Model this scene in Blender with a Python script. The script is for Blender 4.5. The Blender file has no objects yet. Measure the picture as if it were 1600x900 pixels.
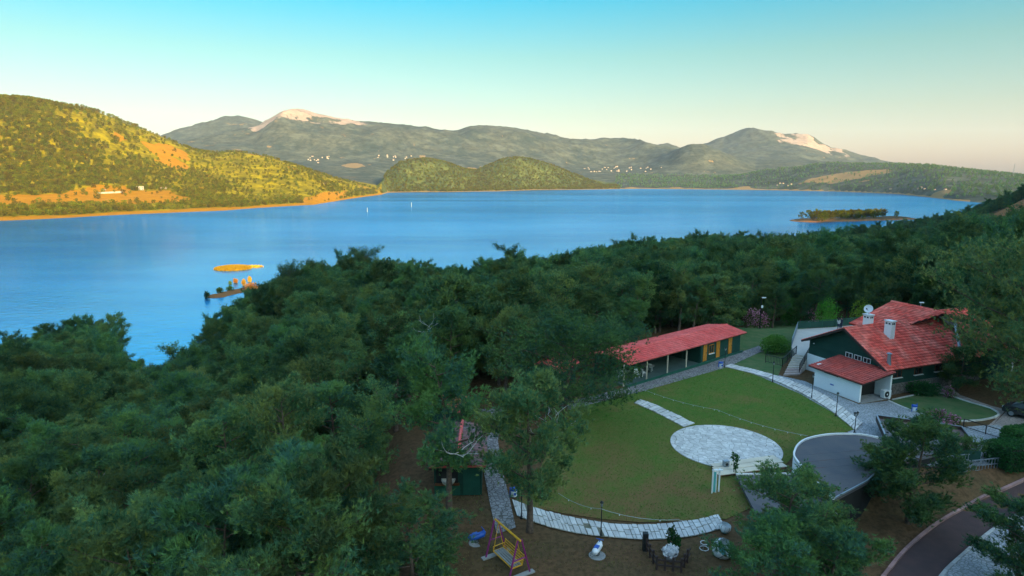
import bpy, bmesh, math, random
import numpy as np
from mathutils import Vector, Matrix, noise as mnoise

# ------------------------------------------------------------------ camera, sky, sun, exposure
scene = bpy.context.scene
COL = scene.collection
R = math.radians
CAM_H, PITCH, FPX = 22.0, R(10.0), 1000.0
LAKE = -38.0
SUN_ELEV = R(15.0)
SUN_DIR = Vector((0.55, -0.835, 0)).normalized()          # horizontal direction towards the sun

cam_data = bpy.data.cameras.new('camera')
cam_data.sensor_width = 36.0
cam_data.lens = 36.0 * FPX / 1600.0
cam_data.clip_start = 0.5
cam_data.clip_end = 30000.0
cam = bpy.data.objects.new('camera', cam_data)
COL.objects.link(cam)
cam.location = (0, 0, CAM_H)
cam.rotation_euler = (R(90) - PITCH, 0, 0)
scene.camera = cam

world = bpy.data.worlds.new('World')
scene.world = world
world.use_nodes = True
wn, wl = world.node_tree.nodes, world.node_tree.links
wn.clear()
sky = wn.new('ShaderNodeTexSky')
sky.sky_type = 'NISHITA'
sky.sun_disc = False
sky.sun_elevation = SUN_ELEV
sky.sun_rotation = math.atan2(SUN_DIR.x, SUN_DIR.y)
sky.altitude = 300
sky.air_density = 1.0
sky.dust_density = 2.2
sky.ozone_density = 3.0
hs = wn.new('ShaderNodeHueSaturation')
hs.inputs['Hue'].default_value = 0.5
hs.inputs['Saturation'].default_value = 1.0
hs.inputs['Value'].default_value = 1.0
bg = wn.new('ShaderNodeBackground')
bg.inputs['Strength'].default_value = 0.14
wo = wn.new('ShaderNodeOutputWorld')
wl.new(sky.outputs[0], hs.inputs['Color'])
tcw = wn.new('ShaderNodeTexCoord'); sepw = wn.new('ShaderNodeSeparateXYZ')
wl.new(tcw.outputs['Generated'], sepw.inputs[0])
tint = wn.new('ShaderNodeValToRGB')                        # by height: horizon sky dimmed, overhead raised to light the shaded ground
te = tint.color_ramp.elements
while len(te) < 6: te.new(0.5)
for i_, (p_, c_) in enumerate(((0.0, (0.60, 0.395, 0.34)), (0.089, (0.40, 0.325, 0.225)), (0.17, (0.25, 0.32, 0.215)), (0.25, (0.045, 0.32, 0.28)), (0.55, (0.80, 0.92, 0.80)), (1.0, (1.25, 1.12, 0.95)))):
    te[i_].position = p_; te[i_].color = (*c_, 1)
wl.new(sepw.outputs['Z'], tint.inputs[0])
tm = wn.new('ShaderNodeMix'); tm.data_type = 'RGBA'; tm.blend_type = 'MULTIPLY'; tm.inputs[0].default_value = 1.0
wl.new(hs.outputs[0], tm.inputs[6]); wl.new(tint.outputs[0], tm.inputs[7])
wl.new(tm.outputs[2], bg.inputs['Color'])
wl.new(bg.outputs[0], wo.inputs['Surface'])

sun_data = bpy.data.lights.new('sun', 'SUN')
sun_data.energy = 2.2
sun_data.angle = R(0.53)
sun_data.color = (1.0, 0.77, 0.42)
sun = bpy.data.objects.new('sun', sun_data)
COL.objects.link(sun)
to_sun = Vector((SUN_DIR.x * math.cos(SUN_ELEV), SUN_DIR.y * math.cos(SUN_ELEV), math.sin(SUN_ELEV)))
sun.rotation_euler = to_sun.to_track_quat('Z', 'Y').to_euler()
sun.location = to_sun * 500

vs = scene.view_settings
vs.view_transform = 'Standard'
vs.look = 'None'
vs.gamma = 1.0
vs.exposure = 2.4
vs.use_curve_mapping = False
scene.cycles.use_denoising = True
scene.cycles.max_bounces = 6
scene.cycles.diffuse_bounces = 2
scene.cycles.glossy_bounces = 2
scene.cycles.transmission_bounces = 3
scene.cycles.transparent_max_bounces = 6
scene.cycles.volume_bounces = 0
scene.cycles.volume_max_steps = 64
scene.cycles.caustics_reflective = False
scene.cycles.caustics_refractive = False
scene.cycles.sample_clamp_indirect = 4.0

# ------------------------------------------------------------------ pixel -> place helpers
CT, ST = math.cos(PITCH), math.sin(PITCH)
def ray(px, py):
    u, v = (px - 800.0) / FPX, (450.0 - py) / FPX
    return (u, CT + v * ST, -ST + v * CT)
def P(px, py, z=0.0):                                     # point of that sight line at height z
    d = ray(px, py); t = (z - CAM_H) / d[2]
    return Vector((d[0] * t, d[1] * t, z))
def PR(px, py, r):                                        # point of that sight line at ground distance r
    d = ray(px, py); t = r / math.hypot(d[0], d[1])
    return Vector((d[0] * t, d[1] * t, CAM_H + d[2] * t))

# ------------------------------------------------------------------ naming and mesh helpers
def tag(o, label=None, cat=None, group=None, kind=None):
    if label: o['label'] = label
    if cat: o['category'] = cat
    if group: o['group'] = group
    if kind: o['kind'] = kind
    return o
def link(name, data, parent=None, loc=None, rz=None):
    o = bpy.data.objects.new(name, data)
    COL.objects.link(o)
    if parent is not None: o.parent = parent
    if loc is not None: o.location = loc
    if rz is not None: o.rotation_euler = (0, 0, rz)
    return o
def empty(name, loc=(0, 0, 0), rz=0.0, label=None, cat=None, group=None):
    o = link(name, None, None, loc, rz)
    o.empty_display_size = 0.2
    return tag(o, label, cat, group)
class MB:
    """collects verts and faces for one mesh"""
    def __init__(s): s.v, s.f, s.c = [], [], []
    def add(s, vs_, fs, col=None):
        b = len(s.v); s.v.extend(tuple(p) for p in vs_)
        s.f.extend(tuple(b + i for i in f) for f in fs)
        if col is not None: s.c.extend([col] * len(fs))
        return s
    def box(s, c, d, rz=0.0, col=None, tilt=None):
        hx, hy, hz = d[0] / 2, d[1] / 2, d[2] / 2
        m = Matrix.Rotation(rz, 3, 'Z')
        if tilt is not None: m = m @ tilt
        pts = [Vector(c) + m @ Vector((x, y, z)) for z in (-hz, hz) for x, y in ((-hx, -hy), (hx, -hy), (hx, hy), (-hx, hy))]
        return s.add(pts, [(3, 2, 1, 0), (4, 5, 6, 7), (0, 1, 5, 4), (1, 2, 6, 5), (2, 3, 7, 6), (3, 0, 4, 7)], col)
    def bar(s, a, b, w, h=None, col=None):                # square bar from a to b
        a, b = Vector(a), Vector(b); h = h or w
        t = (b - a).normalized()
        x = t.cross(Vector((0, 0, 1)))
        x = x.normalized() if x.length > 1e-4 else Vector((1, 0, 0))
        y = x.cross(t)
        q = [(-1, -1), (1, -1), (1, 1), (-1, 1)]
        pts = [p + x * (i * w / 2) + y * (j * h / 2) for p in (a, b) for i, j in q]
        return s.add(pts, [(0, 1, 2, 3), (7, 6, 5, 4), (0, 4, 5, 1), (1, 5, 6, 2), (2, 6, 7, 3), (3, 7, 4, 0)], col)
    def tube(s, pts, rad, n=6, caps=True, col=None):
        pts = [Vector(p) for p in pts]
        if not hasattr(rad, '__len__'): rad = [rad] * len(pts)
        rings = []
        for i, p in enumerate(pts):
            t = (pts[min(i + 1, len(pts) - 1)] - pts[max(i - 1, 0)]).normalized()
            x = t.cross(Vector((0, 0, 1)))
            x = x.normalized() if x.length > 1e-3 else Vector((1, 0, 0))
            y = t.cross(x)
            rings.append([p + (x * math.cos(2 * math.pi * k / n) + y * math.sin(2 * math.pi * k / n)) * rad[i] for k in range(n)])
        fs = []
        for i in range(len(pts) - 1):
            for k in range(n):
                fs.append((i * n + k, i * n + (k + 1) % n, (i + 1) * n + (k + 1) % n, (i + 1) * n + k))
        if caps:
            fs.append(tuple(range(n - 1, -1, -1))); fs.append(tuple((len(pts) - 1) * n + k for k in range(n)))
        return s.add([q for r_ in rings for q in r_], fs, col)
    def lathe(s, prof, n=16, c=(0, 0, 0), col=None):      # prof: (radius, z)
        c = Vector(c)
        pts = [c + Vector((r_ * math.cos(2 * math.pi * k / n), r_ * math.sin(2 * math.pi * k / n), z)) for r_, z in prof for k in range(n)]
        fs = [(i * n + k, i * n + (k + 1) % n, (i + 1) * n + (k + 1) % n, (i + 1) * n + k) for i in range(len(prof) - 1) for k in range(n)]
        fs.append(tuple(range(n - 1, -1, -1))); fs.append(tuple((len(prof) - 1) * n + k for k in range(n)))
        return s.add(pts, fs, col)
    def prism(s, poly, z0, z1, col=None):                 # poly: list of (x, y), counter-clockwise
        n = len(poly)
        zz0 = z0 if hasattr(z0, '__len__') else [z0] * n
        zz1 = z1 if hasattr(z1, '__len__') else [z1] * n
        pts = [(p[0], p[1], zz0[i]) for i, p in enumerate(poly)] + [(p[0], p[1], zz1[i]) for i, p in enumerate(poly)]
        fs = [tuple(range(n - 1, -1, -1)), tuple(range(n, 2 * n))] + [(i, (i + 1) % n, n + (i + 1) % n, n + i) for i in range(n)]
        return s.add(pts, fs, col)
    def mesh(s, name, mat=None, smooth=False, attr='tone'):
        me = bpy.data.meshes.new(name)
        me.from_pydata(s.v, [], s.f)
        if mat: me.materials.append(mat)
        if s.c and len(s.c) == len(s.f):
            a = me.attributes.new(attr, 'FLOAT', 'FACE')
            a.data.foreach_set('value', s.c)
        if smooth: me.polygons.foreach_set('use_smooth', [True] * len(me.polygons))
        me.update()
        return me
    def obj(s, name, mat=None, parent=None, smooth=False, loc=None, rz=None):
        return link(name, s.mesh(name, mat, smooth), parent, loc, rz)
def copy_tree(o, parent=None):
    c = o.copy(); COL.objects.link(c); c.parent = parent
    for ch in o.children: copy_tree(ch, c)
    return c

# ------------------------------------------------------------------ procedural materials
def new_mat(name):
    m = bpy.data.materials.new(name); m.use_nodes = True
    nt = m.node_tree
    b = nt.nodes['Principled BSDF']
    b.inputs['Specular IOR Level'].default_value = 0.3
    return m, nt, b
def N(nt, typ, **kw):
    n = nt.nodes.new(typ)
    for k, v in kw.items():
        if k.startswith('i_'):
            n.inputs[k[2:].replace('_', ' ')].default_value = v
        else: setattr(n, k, v)
    return n
def ramp(nt, fac, stops):
    r_ = nt.nodes.new('ShaderNodeValToRGB')
    e = r_.color_ramp.elements
    while len(e) < len(stops): e.new(0.5)
    for i, (p, c) in enumerate(stops):
        e[i].position = p; e[i].color = (*c, 1) if len(c) == 3 else c
    nt.links.new(fac, r_.inputs[0])
    return r_.outputs[0]
def mix(nt, fac, a, b, blend='MIX'):
    m = nt.nodes.new('ShaderNodeMix'); m.data_type = 'RGBA'; m.blend_type = blend
    for sock, val in ((m.inputs[0], fac), (m.inputs[6], a), (m.inputs[7], b)):
        if hasattr(val, 'is_output'): nt.links.new(val, sock)
        elif hasattr(val, '__len__'): sock.default_value = (*val, 1) if len(val) == 3 else val
        else: sock.default_value = val
    return m.outputs[2]
def noise_tex(nt, scale, detail=4, rough=0.55, coord='Object', vec=None, dist=0.0):
    n = N(nt, 'ShaderNodeTexNoise'); n.inputs['Scale'].default_value = scale
    n.inputs['Detail'].default_value = detail; n.inputs['Roughness'].default_value = rough
    n.inputs['Distortion'].default_value = dist
    if vec is None:
        t = N(nt, 'ShaderNodeTexCoord'); vec = t.outputs[coord]
    nt.links.new(vec, n.inputs['Vector'])
    return n.outputs['Fac']
def simple_mat(name, c1, c2=None, scale=3.0, rough=0.7, bump=0.0, bscale=None, metal=0.0, lo=0.35, hi=0.65, spec=0.3, tone=0.0):
    """two noise-mixed colours, optional bump; tone>0 varies brightness by the face attribute 'tone'"""
    m, nt, b = new_mat(name)
    c2 = c2 or tuple(x * 0.8 for x in c1)
    col = ramp(nt, noise_tex(nt, scale), [(lo, c1), (hi, c2)])
    if tone:
        at = N(nt, 'ShaderNodeAttribute', attribute_name='tone')
        mr = N(nt, 'ShaderNodeMapRange'); mr.inputs['To Min'].default_value = 1 - tone; mr.inputs['To Max'].default_value = 1 + tone
        nt.links.new(at.outputs['Fac'], mr.inputs['Value'])
        cmb = N(nt, 'ShaderNodeCombineColor')
        for i in range(3): nt.links.new(mr.outputs[0], cmb.inputs[i])
        col = mix(nt, 1.0, col, cmb.outputs[0], 'MULTIPLY')
    nt.links.new(col, b.inputs['Base Color'])
    b.inputs['Roughness'].default_value = rough
    b.inputs['Metallic'].default_value = metal
    b.inputs['Specular IOR Level'].default_value = spec
    if bump:
        bp = N(nt, 'ShaderNodeBump'); bp.inputs['Strength'].default_value = bump; bp.inputs['Distance'].default_value = 0.05
        nt.links.new(noise_tex(nt, bscale or scale * 6, 3), bp.inputs['Height'])
        nt.links.new(bp.outputs[0], b.inputs['Normal'])
    return m
# ------------------------------------------------------------------ the land: one height field, cut into named pieces
def _hash(ix, iy, seed):
    h = (ix.astype(np.int64) * 374761393 + iy.astype(np.int64) * 668265263 + seed * 1442695041) & 0xFFFFFFFF
    h = ((h ^ (h >> 13)) * 1274126177) & 0xFFFFFFFF
    return ((h ^ (h >> 16)) & 0xFFFF) / 65535.0
def vnoise(x, y, seed=0):
    ix, iy = np.floor(x), np.floor(y); fx, fy = x - ix, y - iy
    fx = fx * fx * fx * (fx * (fx * 6 - 15) + 10); fy = fy * fy * fy * (fy * (fy * 6 - 15) + 10)
    a, b = _hash(ix, iy, seed), _hash(ix + 1, iy, seed)
    c, d = _hash(ix, iy + 1, seed), _hash(ix + 1, iy + 1, seed)
    return (a + (b - a) * fx) * (1 - fy) + (c + (d - c) * fx) * fy
def fbm(x, y, wl, octs=4, seed=0, ridged=False):
    s, amp, tot = 0.0, 1.0, 0.0
    for o in range(octs):
        n = vnoise(x / wl + 17.3 * o, y / wl - 9.1 * o, seed + o) * 2 - 1
        if ridged: n = 1 - 2 * np.abs(n)
        s = s + n * amp; tot += amp; amp *= 0.5; wl *= 0.5
    return s / tot
def sstep(a, b, x):
    t = np.clip((x - a) / (b - a), 0, 1); return t * t * (3 - 2 * t)

def az_of(px, py=300): d = ray(px, py); return math.atan2(d[0], d[1])
def lay(rows):                                            # rows (px, py, r) -> sorted arrays az, r, z
    pts = sorted((az_of(px, py), r, PR(px, py, r).z) for px, py, r in rows)
    return tuple(np.array(c) for c in zip(*pts))
def lake_r(px, py): p = P(px, py, LAKE); return math.hypot(p.x, p.y)
shore_px = [(-900, 420), (-500, 385), (-250, 362), (0, 345), (50, 343), (110, 340), (160, 337), (200, 335), (250, 333), (300, 331), (350, 329), (400, 325), (450, 322), (490, 320), (520, 315), (550, 310), (580, 306), (597, 304), (606, 301), (650, 300), (700, 300), (780, 299), (830, 297), (900, 296.5), (1000, 295), (1100, 296), (1200, 297), (1300, 299), (1400, 303), (1440, 307), (1490, 313), (1545, 318), (1700, 322), (2200, 330)]
shore = [(px, py, lake_r(px, py)) for px, py in shore_px]
flats = [(-900, 330, 900), (-250, 312, 1000), (0, 312, 1030), (100, 309, 1080), (180, 303, 1180), (250, 302, 1250), (330, 302, 1300), (400, 304, 1330), (450, 303, 1480), (500, 301, 1640), (550, 300, 1830), (590, 302, 2060), (610, 298.5, 2380), (700, 297, 2420), (780, 297, 2520), (850, 295, 2750), (930, 293, 2900), (1000, 288, 3200), (1100, 289, 3200), (1200, 289, 3000), (1300, 292, 2700), (1400, 297, 2300), (1500, 306, 1950), (1700, 312, 1800), (2200, 318, 1800)]
crest1 = [(-900, 120, 1500), (-400, 132, 1550), (-200, 140, 1600), (0, 150, 1650), (30, 151, 1650), (55, 155, 1650), (100, 165, 1650), (130, 169, 1650), (160, 180, 1680), (200, 197, 1700), (240, 211, 1720), (270, 222, 1750), (300, 233, 1780), (330, 239, 1800), (370, 238, 1850), (400, 243, 1900), (440, 253, 1950), (480, 265, 2000), (520, 279, 2050), (560, 290, 2090), (590, 298, 2130), (606, 268, 2620), (625, 254, 2640), (645, 248, 2660), (670, 247, 2680), (700, 254, 2700), (725, 264, 2720), (745, 266, 2860), (765, 256, 2950), (785, 247, 2980), (805, 243, 3000), (830, 246, 3000), (855, 254, 3020), (880, 265, 3050), (910, 277, 3080), (945, 289, 3120), (1000, 282, 3500), (1100, 281, 3500), (1150, 276, 3450), (1200, 267, 3400), (1250, 262, 3400), (1300, 256, 3400), (1350, 257, 3350), (1400, 257, 3300), (1450, 259, 3200), (1500, 264, 3100), (1560, 271, 3000), (1600, 276, 2900), (1700, 278, 2800), (2200, 270, 2800)]
val1 = [(-900, 260, 2600), (0, 262, 2600), (300, 262, 2700), (400, 264, 2800), (500, 276, 2850), (560, 279, 2900), (600, 277, 3150), (700, 274, 3250), (760, 275, 3450), (850, 276, 3550), (940, 277, 3700), (1000, 273, 3900), (1100, 273, 3900), (1200, 274, 3900), (1300, 268, 3900), (1400, 267, 3800), (1600, 279, 3500), (2200, 279, 3500)]
slope2 = [(-900, 230, 3300), (0, 230, 3500), (300, 240, 3700), (400, 253, 3800), (500, 252, 3850), (600, 249, 3900), (700, 249, 4000), (780, 250, 4100), (850, 256, 4200), (900, 263, 4250), (960, 264, 4300), (1010, 256, 4350), (1045, 245, 4400), (1065, 234, 4400), (1080, 230, 4400), (1100, 231, 4400), (1125, 240, 4400), (1150, 251, 4400), (1180, 259, 4400), (1220, 258, 4400), (1300, 258, 4400), (1400, 262, 4300), (1600, 280, 4200), (2200, 280, 4200)]
crest3 = [(-900, 230, 5000), (0, 235, 5000), (250, 230, 5000), (300, 224, 5000), (350, 213, 5000), (385, 206, 5000), (400, 204, 5000), (410, 196, 5000), (425, 187, 5000), (440, 180, 5000), (460, 178, 5000), (480, 180, 5000), (520, 185, 5000), (560, 192, 5000), (600, 197, 5000), (650, 202, 5000), (690, 206, 5000), (715, 210, 5000), (735, 206, 5000), (760, 205, 5050), (800, 206, 5100), (850, 213, 5200), (890, 217, 5250), (915, 216, 5250), (940, 220, 5300), (1000, 227, 5400), (1040, 231, 5400), (1058, 238, 5400), (1090, 246, 5400), (1130, 246, 5400), (1170, 246, 5400), (1220, 247, 5400), (1300, 254, 5400), (1400, 263, 5400), (1600, 283, 5400), (2200, 283, 5400)]
val3 = [(-900, 245, 5700), (0, 245, 5700), (300, 232, 5700), (400, 215, 5700), (460, 205, 5700), (560, 210, 5700), (700, 222, 5700), (800, 222, 5750), (1000, 238, 5900), (1060, 246, 5900), (1100, 240, 5900), (1170, 232, 5900), (1200, 230, 5900), (1250, 233, 5900), (1300, 246, 5900), (1400, 261, 5900), (1600, 283, 5900), (2200, 283, 5900)]
crest4 = [(-900, 240, 6600), (0, 240, 6600), (230, 224, 6600), (270, 210, 6600), (300, 201, 6600), (325, 193, 6600), (350, 188, 6600), (372, 187, 6600), (390, 191, 6600), (410, 197, 6600), (450, 206, 6600), (600, 215, 6600), (700, 221, 6600), (900, 228, 6600), (970, 226, 6600), (1050, 233, 6600), (1080, 236, 6600), (1100, 228, 6600), (1125, 217, 6600), (1155, 209, 6600), (1180, 206, 6600), (1205, 206, 6600), (1225, 211, 6600), (1245, 213, 6600), (1262, 215, 6600), (1280, 226, 6600), (1300, 235, 6600), (1320, 236, 6600), (1345, 245, 6600), (1365, 247, 6600), (1395, 255, 6600), (1450, 263, 6600), (1600, 284, 6600), (2200, 284, 6600)]
def _left(rows, f0, f1):                                   # keep the golden hill's distances tied to its shore
    sp, sr = [a[0] for a in shore], [a[2] for a in shore]
    return [(px, py, float(np.interp(px, sp, sr)) * (f0 + (f1 - f0) * np.clip((px - 330) / 265, 0, 1))) if px < 600 else (px, py, r) for px, py, r in rows]
flats = _left([(-900, 330, 0), (-250, 316, 0), (0, 307, 0), (100, 305, 0), (180, 301, 0), (250, 298, 0), (330, 297, 0), (400, 299, 0), (450, 300, 0), (500, 300, 0), (550, 300, 0), (590, 302.5, 0)] + [f for f in flats if f[0] > 600], 1.24, 1.02)
crest1 = _left(crest1, 1.72, 1.05)
LAYERS = [lay(x) for x in (shore, flats, crest1, val1, slope2, crest3, val3, crest4)]

def far_height(X, Y):
    az = np.arctan2(X, Y); r = np.hypot(X, Y)
    rk = [np.interp(az, L[0], L[1]) for L in LAYERS]; zk = [np.interp(az, L[0], L[2]) for L in LAYERS]
    rk[1] = np.maximum(rk[1], rk[0] * 1.02)
    rk = [rk[0] * 0.9, rk[0]] + rk[1:] + [rk[-1] * 1.2, rk[-1] * 2.0]
    zk = [np.full_like(r, -44.0), np.full_like(r, LAKE)] + zk[1:] + [np.full_like(r, 20.0), np.full_like(r, -20.0)]
    for i in range(1, len(rk)): rk[i] = np.maximum(rk[i], rk[i - 1] + 5)
    rk, zk = np.array(rk), np.array(zk)
    d = np.diff(zk, axis=0) / np.diff(rk, axis=0)
    m = np.zeros_like(zk)
    same = d[:-1] * d[1:] > 0
    m[1:-1] = np.where(same, 2 * d[:-1] * d[1:] / np.where(same, d[:-1] + d[1:], 1), 0)
    z = np.full_like(r, -44.0)
    for i in range(len(rk) - 1):
        h = rk[i + 1] - rk[i]; t = np.clip((r - rk[i]) / h, 0, 1)
        zi = zk[i] * (1 + 2 * t) * (1 - t) ** 2 + m[i] * h * t * (1 - t) ** 2 + zk[i + 1] * t * t * (3 - 2 * t) + m[i + 1] * h * t * t * (t - 1)
        z = np.where((r >= rk[i]) & (r < rk[i + 1]), zi, z)
    z = np.where(r >= rk[-1], -20.0, z)
    up = np.clip(z - LAKE, 0, None)
    z = z + np.clip(up * 0.10, 0, 16) * fbm(X, Y, 420, 5, 3) + np.clip(up * 0.2, 0, 60) * sstep(3600, 4800, r) * (fbm(X, Y, 620, 6, 9, True) - .1)
    z = z + np.clip(up * 0.03, 0, 1.5) * fbm(X, Y, 40, 3, 21)
    in_view = np.abs(az) < R(64)
    return np.where(in_view, z, -60.0 + 0 * z) * 1.0

# near land: thin-plate surface through known heights (px, r, z) or (X, Y, z)
_np = []
def npt(px, r, z): a = az_of(px, 450); _np.append((r * math.sin(a), r * math.cos(a), z))
for px, r in ((-500, 150), (-150, 205), (0, 228), (60, 236), (140, 234), (200, 222), (226, 211), (240, 186), (256, 176), (274, 184), (290, 205), (330, 240), (380, 270), (430, 296), (500, 318), (565, 335), (700, 352), (800, 385), (880, 430), (1000, 490), (1130, 570), (1220, 640), (1300, 690), (1360, 745), (1420, 815), (1480, 900), (1545, 1080)):
    npt(px, r, LAKE); npt(px, r * 1.12 + 12, -46)
for px, r in ((-150, 400), (100, 400), (248, 330), (400, 460), (600, 520), (800, 620), (1000, 760), (1180, 900), (1240, 780), (1300, 1080), (1450, 1200), (1500, 1450)): npt(px, r, -47)
for px, r, z in ((-500, 90, -14), (-150, 120, -17), (0, 60, -14), (0, 110, -19), (0, 160, -23), (60, 205, -28), (150, 195, -27), (200, 150, -26), (250, 110, -23), (250, 145, -31), (330, 120, -20), (350, 190, -24), (430, 240, -22), (480, 160, -15), (565, 225, -17), (565, 275, -24), (700, 200, -15), (700, 290, -24), (820, 230, -15), (880, 320, -24), (1000, 200, -11), (1000, 330, -23), (1130, 300, -19), (1130, 440, -28), (1260, 260, -16), (1260, 480, -34), (1340, 350, -24), (1345, 600, -32), (1420, 250, -13), (1420, 450, -24), (1430, 690, -29), (1500, 600, -20), (1500, 760, -20), (1540, 480, -12), (1560, 700, -6), (1600, 420, -4), (1600, 700, 8), (1600, 980, -10), (1650, 260, 0), (1700, 620, 35), (1800, 500, 38), (1800, 900, 50), (1620, 1250, -36), (1800, 1300, 0), (2100, 300, 25), (2100, 700, 70), (2400, 120, 10),
                 (1470, 870, -37), (1440, 840, -36.5)): npt(px, r, z)
for X, Y, z in ((-2, 34, 0), (4, 32, 0), (14, 34, -.4), (0, 40, 0), (10, 46, 0), (20, 55, 0), (0, 52, 0), (5, 62, 0), (15, 70, 0), (28, 62, 0), (30, 76, 0.2), (22, 84, -.5), (40, 60, 0), (50, 66, 0), (47, 54, 0), (40, 84, .6), (56, 84, 1), (34, 96, -1.5), (12, 84, -3), (0, 78, -4), (-8, 62, -4), (36, 48, -.2), (24, 36, -1.2), (34, 40, -.9), (46, 44, -.2), (-7, 42, -.3), (-10, 50, -2.5), (-13, 40, -4), (-22, 34, -9), (-14, 24, -5), (-35, 45, -13), (-30, 70, -14), (-14, 76, -9), (-20, 100, -14), (0, 110, -9), (30, 130, -6), (60, 140, -5), (90, 110, 2), (80, 70, 3), (70, 45, 4), (24, 24, -2), (10, 22, -1), (0, 10, -2), (20, 0, 2), (-30, 0, -10), (60, 0, 14), (0, -60, 10), (-80, -60, 4), (100, -80, 40)): _np.append((X, Y, z))
_np = np.array(_np)
_S = 100.0
def _tps_solve(p):
    xy, z = p[:, :2] / _S, p[:, 2]
    n = len(xy); d2 = ((xy[:, None] - xy[None]) ** 2).sum(-1)
    K = np.where(d2 > 0, d2 * np.log(d2 + 1e-12) * 0.5, 0) + np.eye(n) * 2e-3
    A = np.zeros((n + 3, n + 3)); A[:n, :n] = K; A[:n, n] = 1; A[:n, n + 1:] = xy; A[n:, :n] = A[:n, n:].T
    return np.linalg.solve(A, np.concatenate([z, np.zeros(3)]))
_W = _tps_solve(_np)
def tps(X, Y):
    x, y = X / _S, Y / _S
    z = _W[-3] + _W[-2] * x + _W[-1] * y
    for i in range(len(_np)):
        d2 = (x - _np[i, 0] / _S) ** 2 + (y - _np[i, 1] / _S) ** 2
        z = z + _W[i] * 0.5 * d2 * np.log(d2 + 1e-12)
    return z
def dist_seg(X, Y, a, b):
    ax, ay = a; bx, by = b; dx, dy = bx - ax, by - ay
    t = np.clip(((X - ax) * dx + (Y - ay) * dy) / (dx * dx + dy * dy), 0, 1)
    return np.hypot(X - ax - t * dx, Y - ay - t * dy)
PEN_A, PEN_B = P(1268, 346, LAKE), P(1432, 338, LAKE)
SPIT_A, SPIT_B = P(338, 463, LAKE), P(398, 449, LAKE)
ISL = P(364, 420, LAKE)
LAWN_C = (17.0, 55.0)
def near_height(X, Y):
    X = np.asarray(X, float); Y = np.asarray(Y, float)
    r = np.hypot(X, Y)
    z = tps(X, Y)
    z = np.clip(z, -48, 52)
    # lawn terrace stays level
    flat = sstep(1.22, 1.02, np.hypot((X - 24) / 33.0, (Y - 60) / 31.0))
    z = z * (1 - flat) + flat * np.clip(z, -0.05, 0.05) * 0
    low = sstep(17, 21, X) * sstep(43.5, 40.5, Y - 0.14 * (X - 20)) * sstep(44, 36, X) * sstep(24, 30, Y)
    z = z - 1.55 * low * flat
    z = z + (1 - flat) * np.clip((r - 20) / 60, 0, 1) * 0.9 * fbm(X, Y, 24, 4, 5)
    z = np.where(r > 1000, z - (r - 1000) * 0.02 * (np.arctan2(X, Y) < R(36)), z)
    # shallow tongues of land in the lake
    pen = LAKE + 3.2 - (dist_seg(X, Y, (PEN_A.x, PEN_A.y + 8), (PEN_B.x + 60, PEN_B.y - 10)) / 26.0) ** 2 * 4 + 0.8 * fbm(X, Y, 30, 3, 8)
    spit = LAKE + 1.1 - (dist_seg(X, Y, SPIT_A[:2], SPIT_B[:2]) / 5.0) ** 2 + 0.3 * fbm(X, Y, 6, 3, 4)
    isl = LAKE + 0.8 - (np.hypot((X - ISL.x) / 12.5, (Y - ISL.y) / 11.0)) ** 2 * 1.1 + 0.3 * fbm(X, Y, 7, 3, 14)
    z = np.maximum(np.maximum(z, np.maximum(pen, -48)), np.maximum(spit, isl))
    # the wooded ridge behind the viewer, which holds the low sun off the slope
    s = X * SUN_DIR.x + Y * SUN_DIR.y
    lat = X * SUN_DIR.y - Y * SUN_DIR.x
    ridge = 173 * np.exp(-((s - 430) / 170.0) ** 2) * sstep(1500, 900, np.abs(lat)) + 60 * sstep(430, 900, s)
    ridge = ridge * (1 + 0.02 * fbm(X, Y, 160, 3, 2))
    w = sstep(90, 260, s)
    z = z * (1 - w) + np.maximum(np.clip(z, -20, 60) * (1 - w), ridge) * w
    return z
def height(X, Y):
    X = np.asarray(X, float); Y = np.asarray(Y, float)
    n = near_height(X, Y); f = far_height(X, Y)
    r = np.hypot(X, Y); s = X * SUN_DIR.x + Y * SUN_DIR.y
    n = np.where((r > 1700) & (s < 100), -60, n)
    n = np.where((np.arctan2(X, Y) < R(34)) & (r > 1050) & (s < 100), -60, n)
    h = np.maximum(n, f)
    behind = (np.abs(np.arctan2(X, Y)) > R(60)) & (r > 1200)
    return np.where(behind, np.maximum(h, -20), h)
def hz(x, y): return float(height(np.array([x]), np.array([y]))[0])
_az = np.concatenate([np.arange(-180, -56, 3.0), np.arange(-56, -44, 0.6), np.arange(-44, 44, 0.13), np.arange(44, 56, 0.6), np.arange(56, 180.1, 3.0)])
_az = np.radians(_az)
_rr = np.concatenate([[0.0], np.geomspace(3, 18, 8), np.geomspace(20, 120, 95)[0:], np.geomspace(122, 700, 110), np.geomspace(708, 3300, 150), np.geomspace(3330, 6800, 100), np.geomspace(6900, 9200, 10)])
AZ, RR = np.meshgrid(_az, _rr)
GX, GY = RR * np.sin(AZ), RR * np.cos(AZ)
GZ = height(GX, GY)

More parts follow.
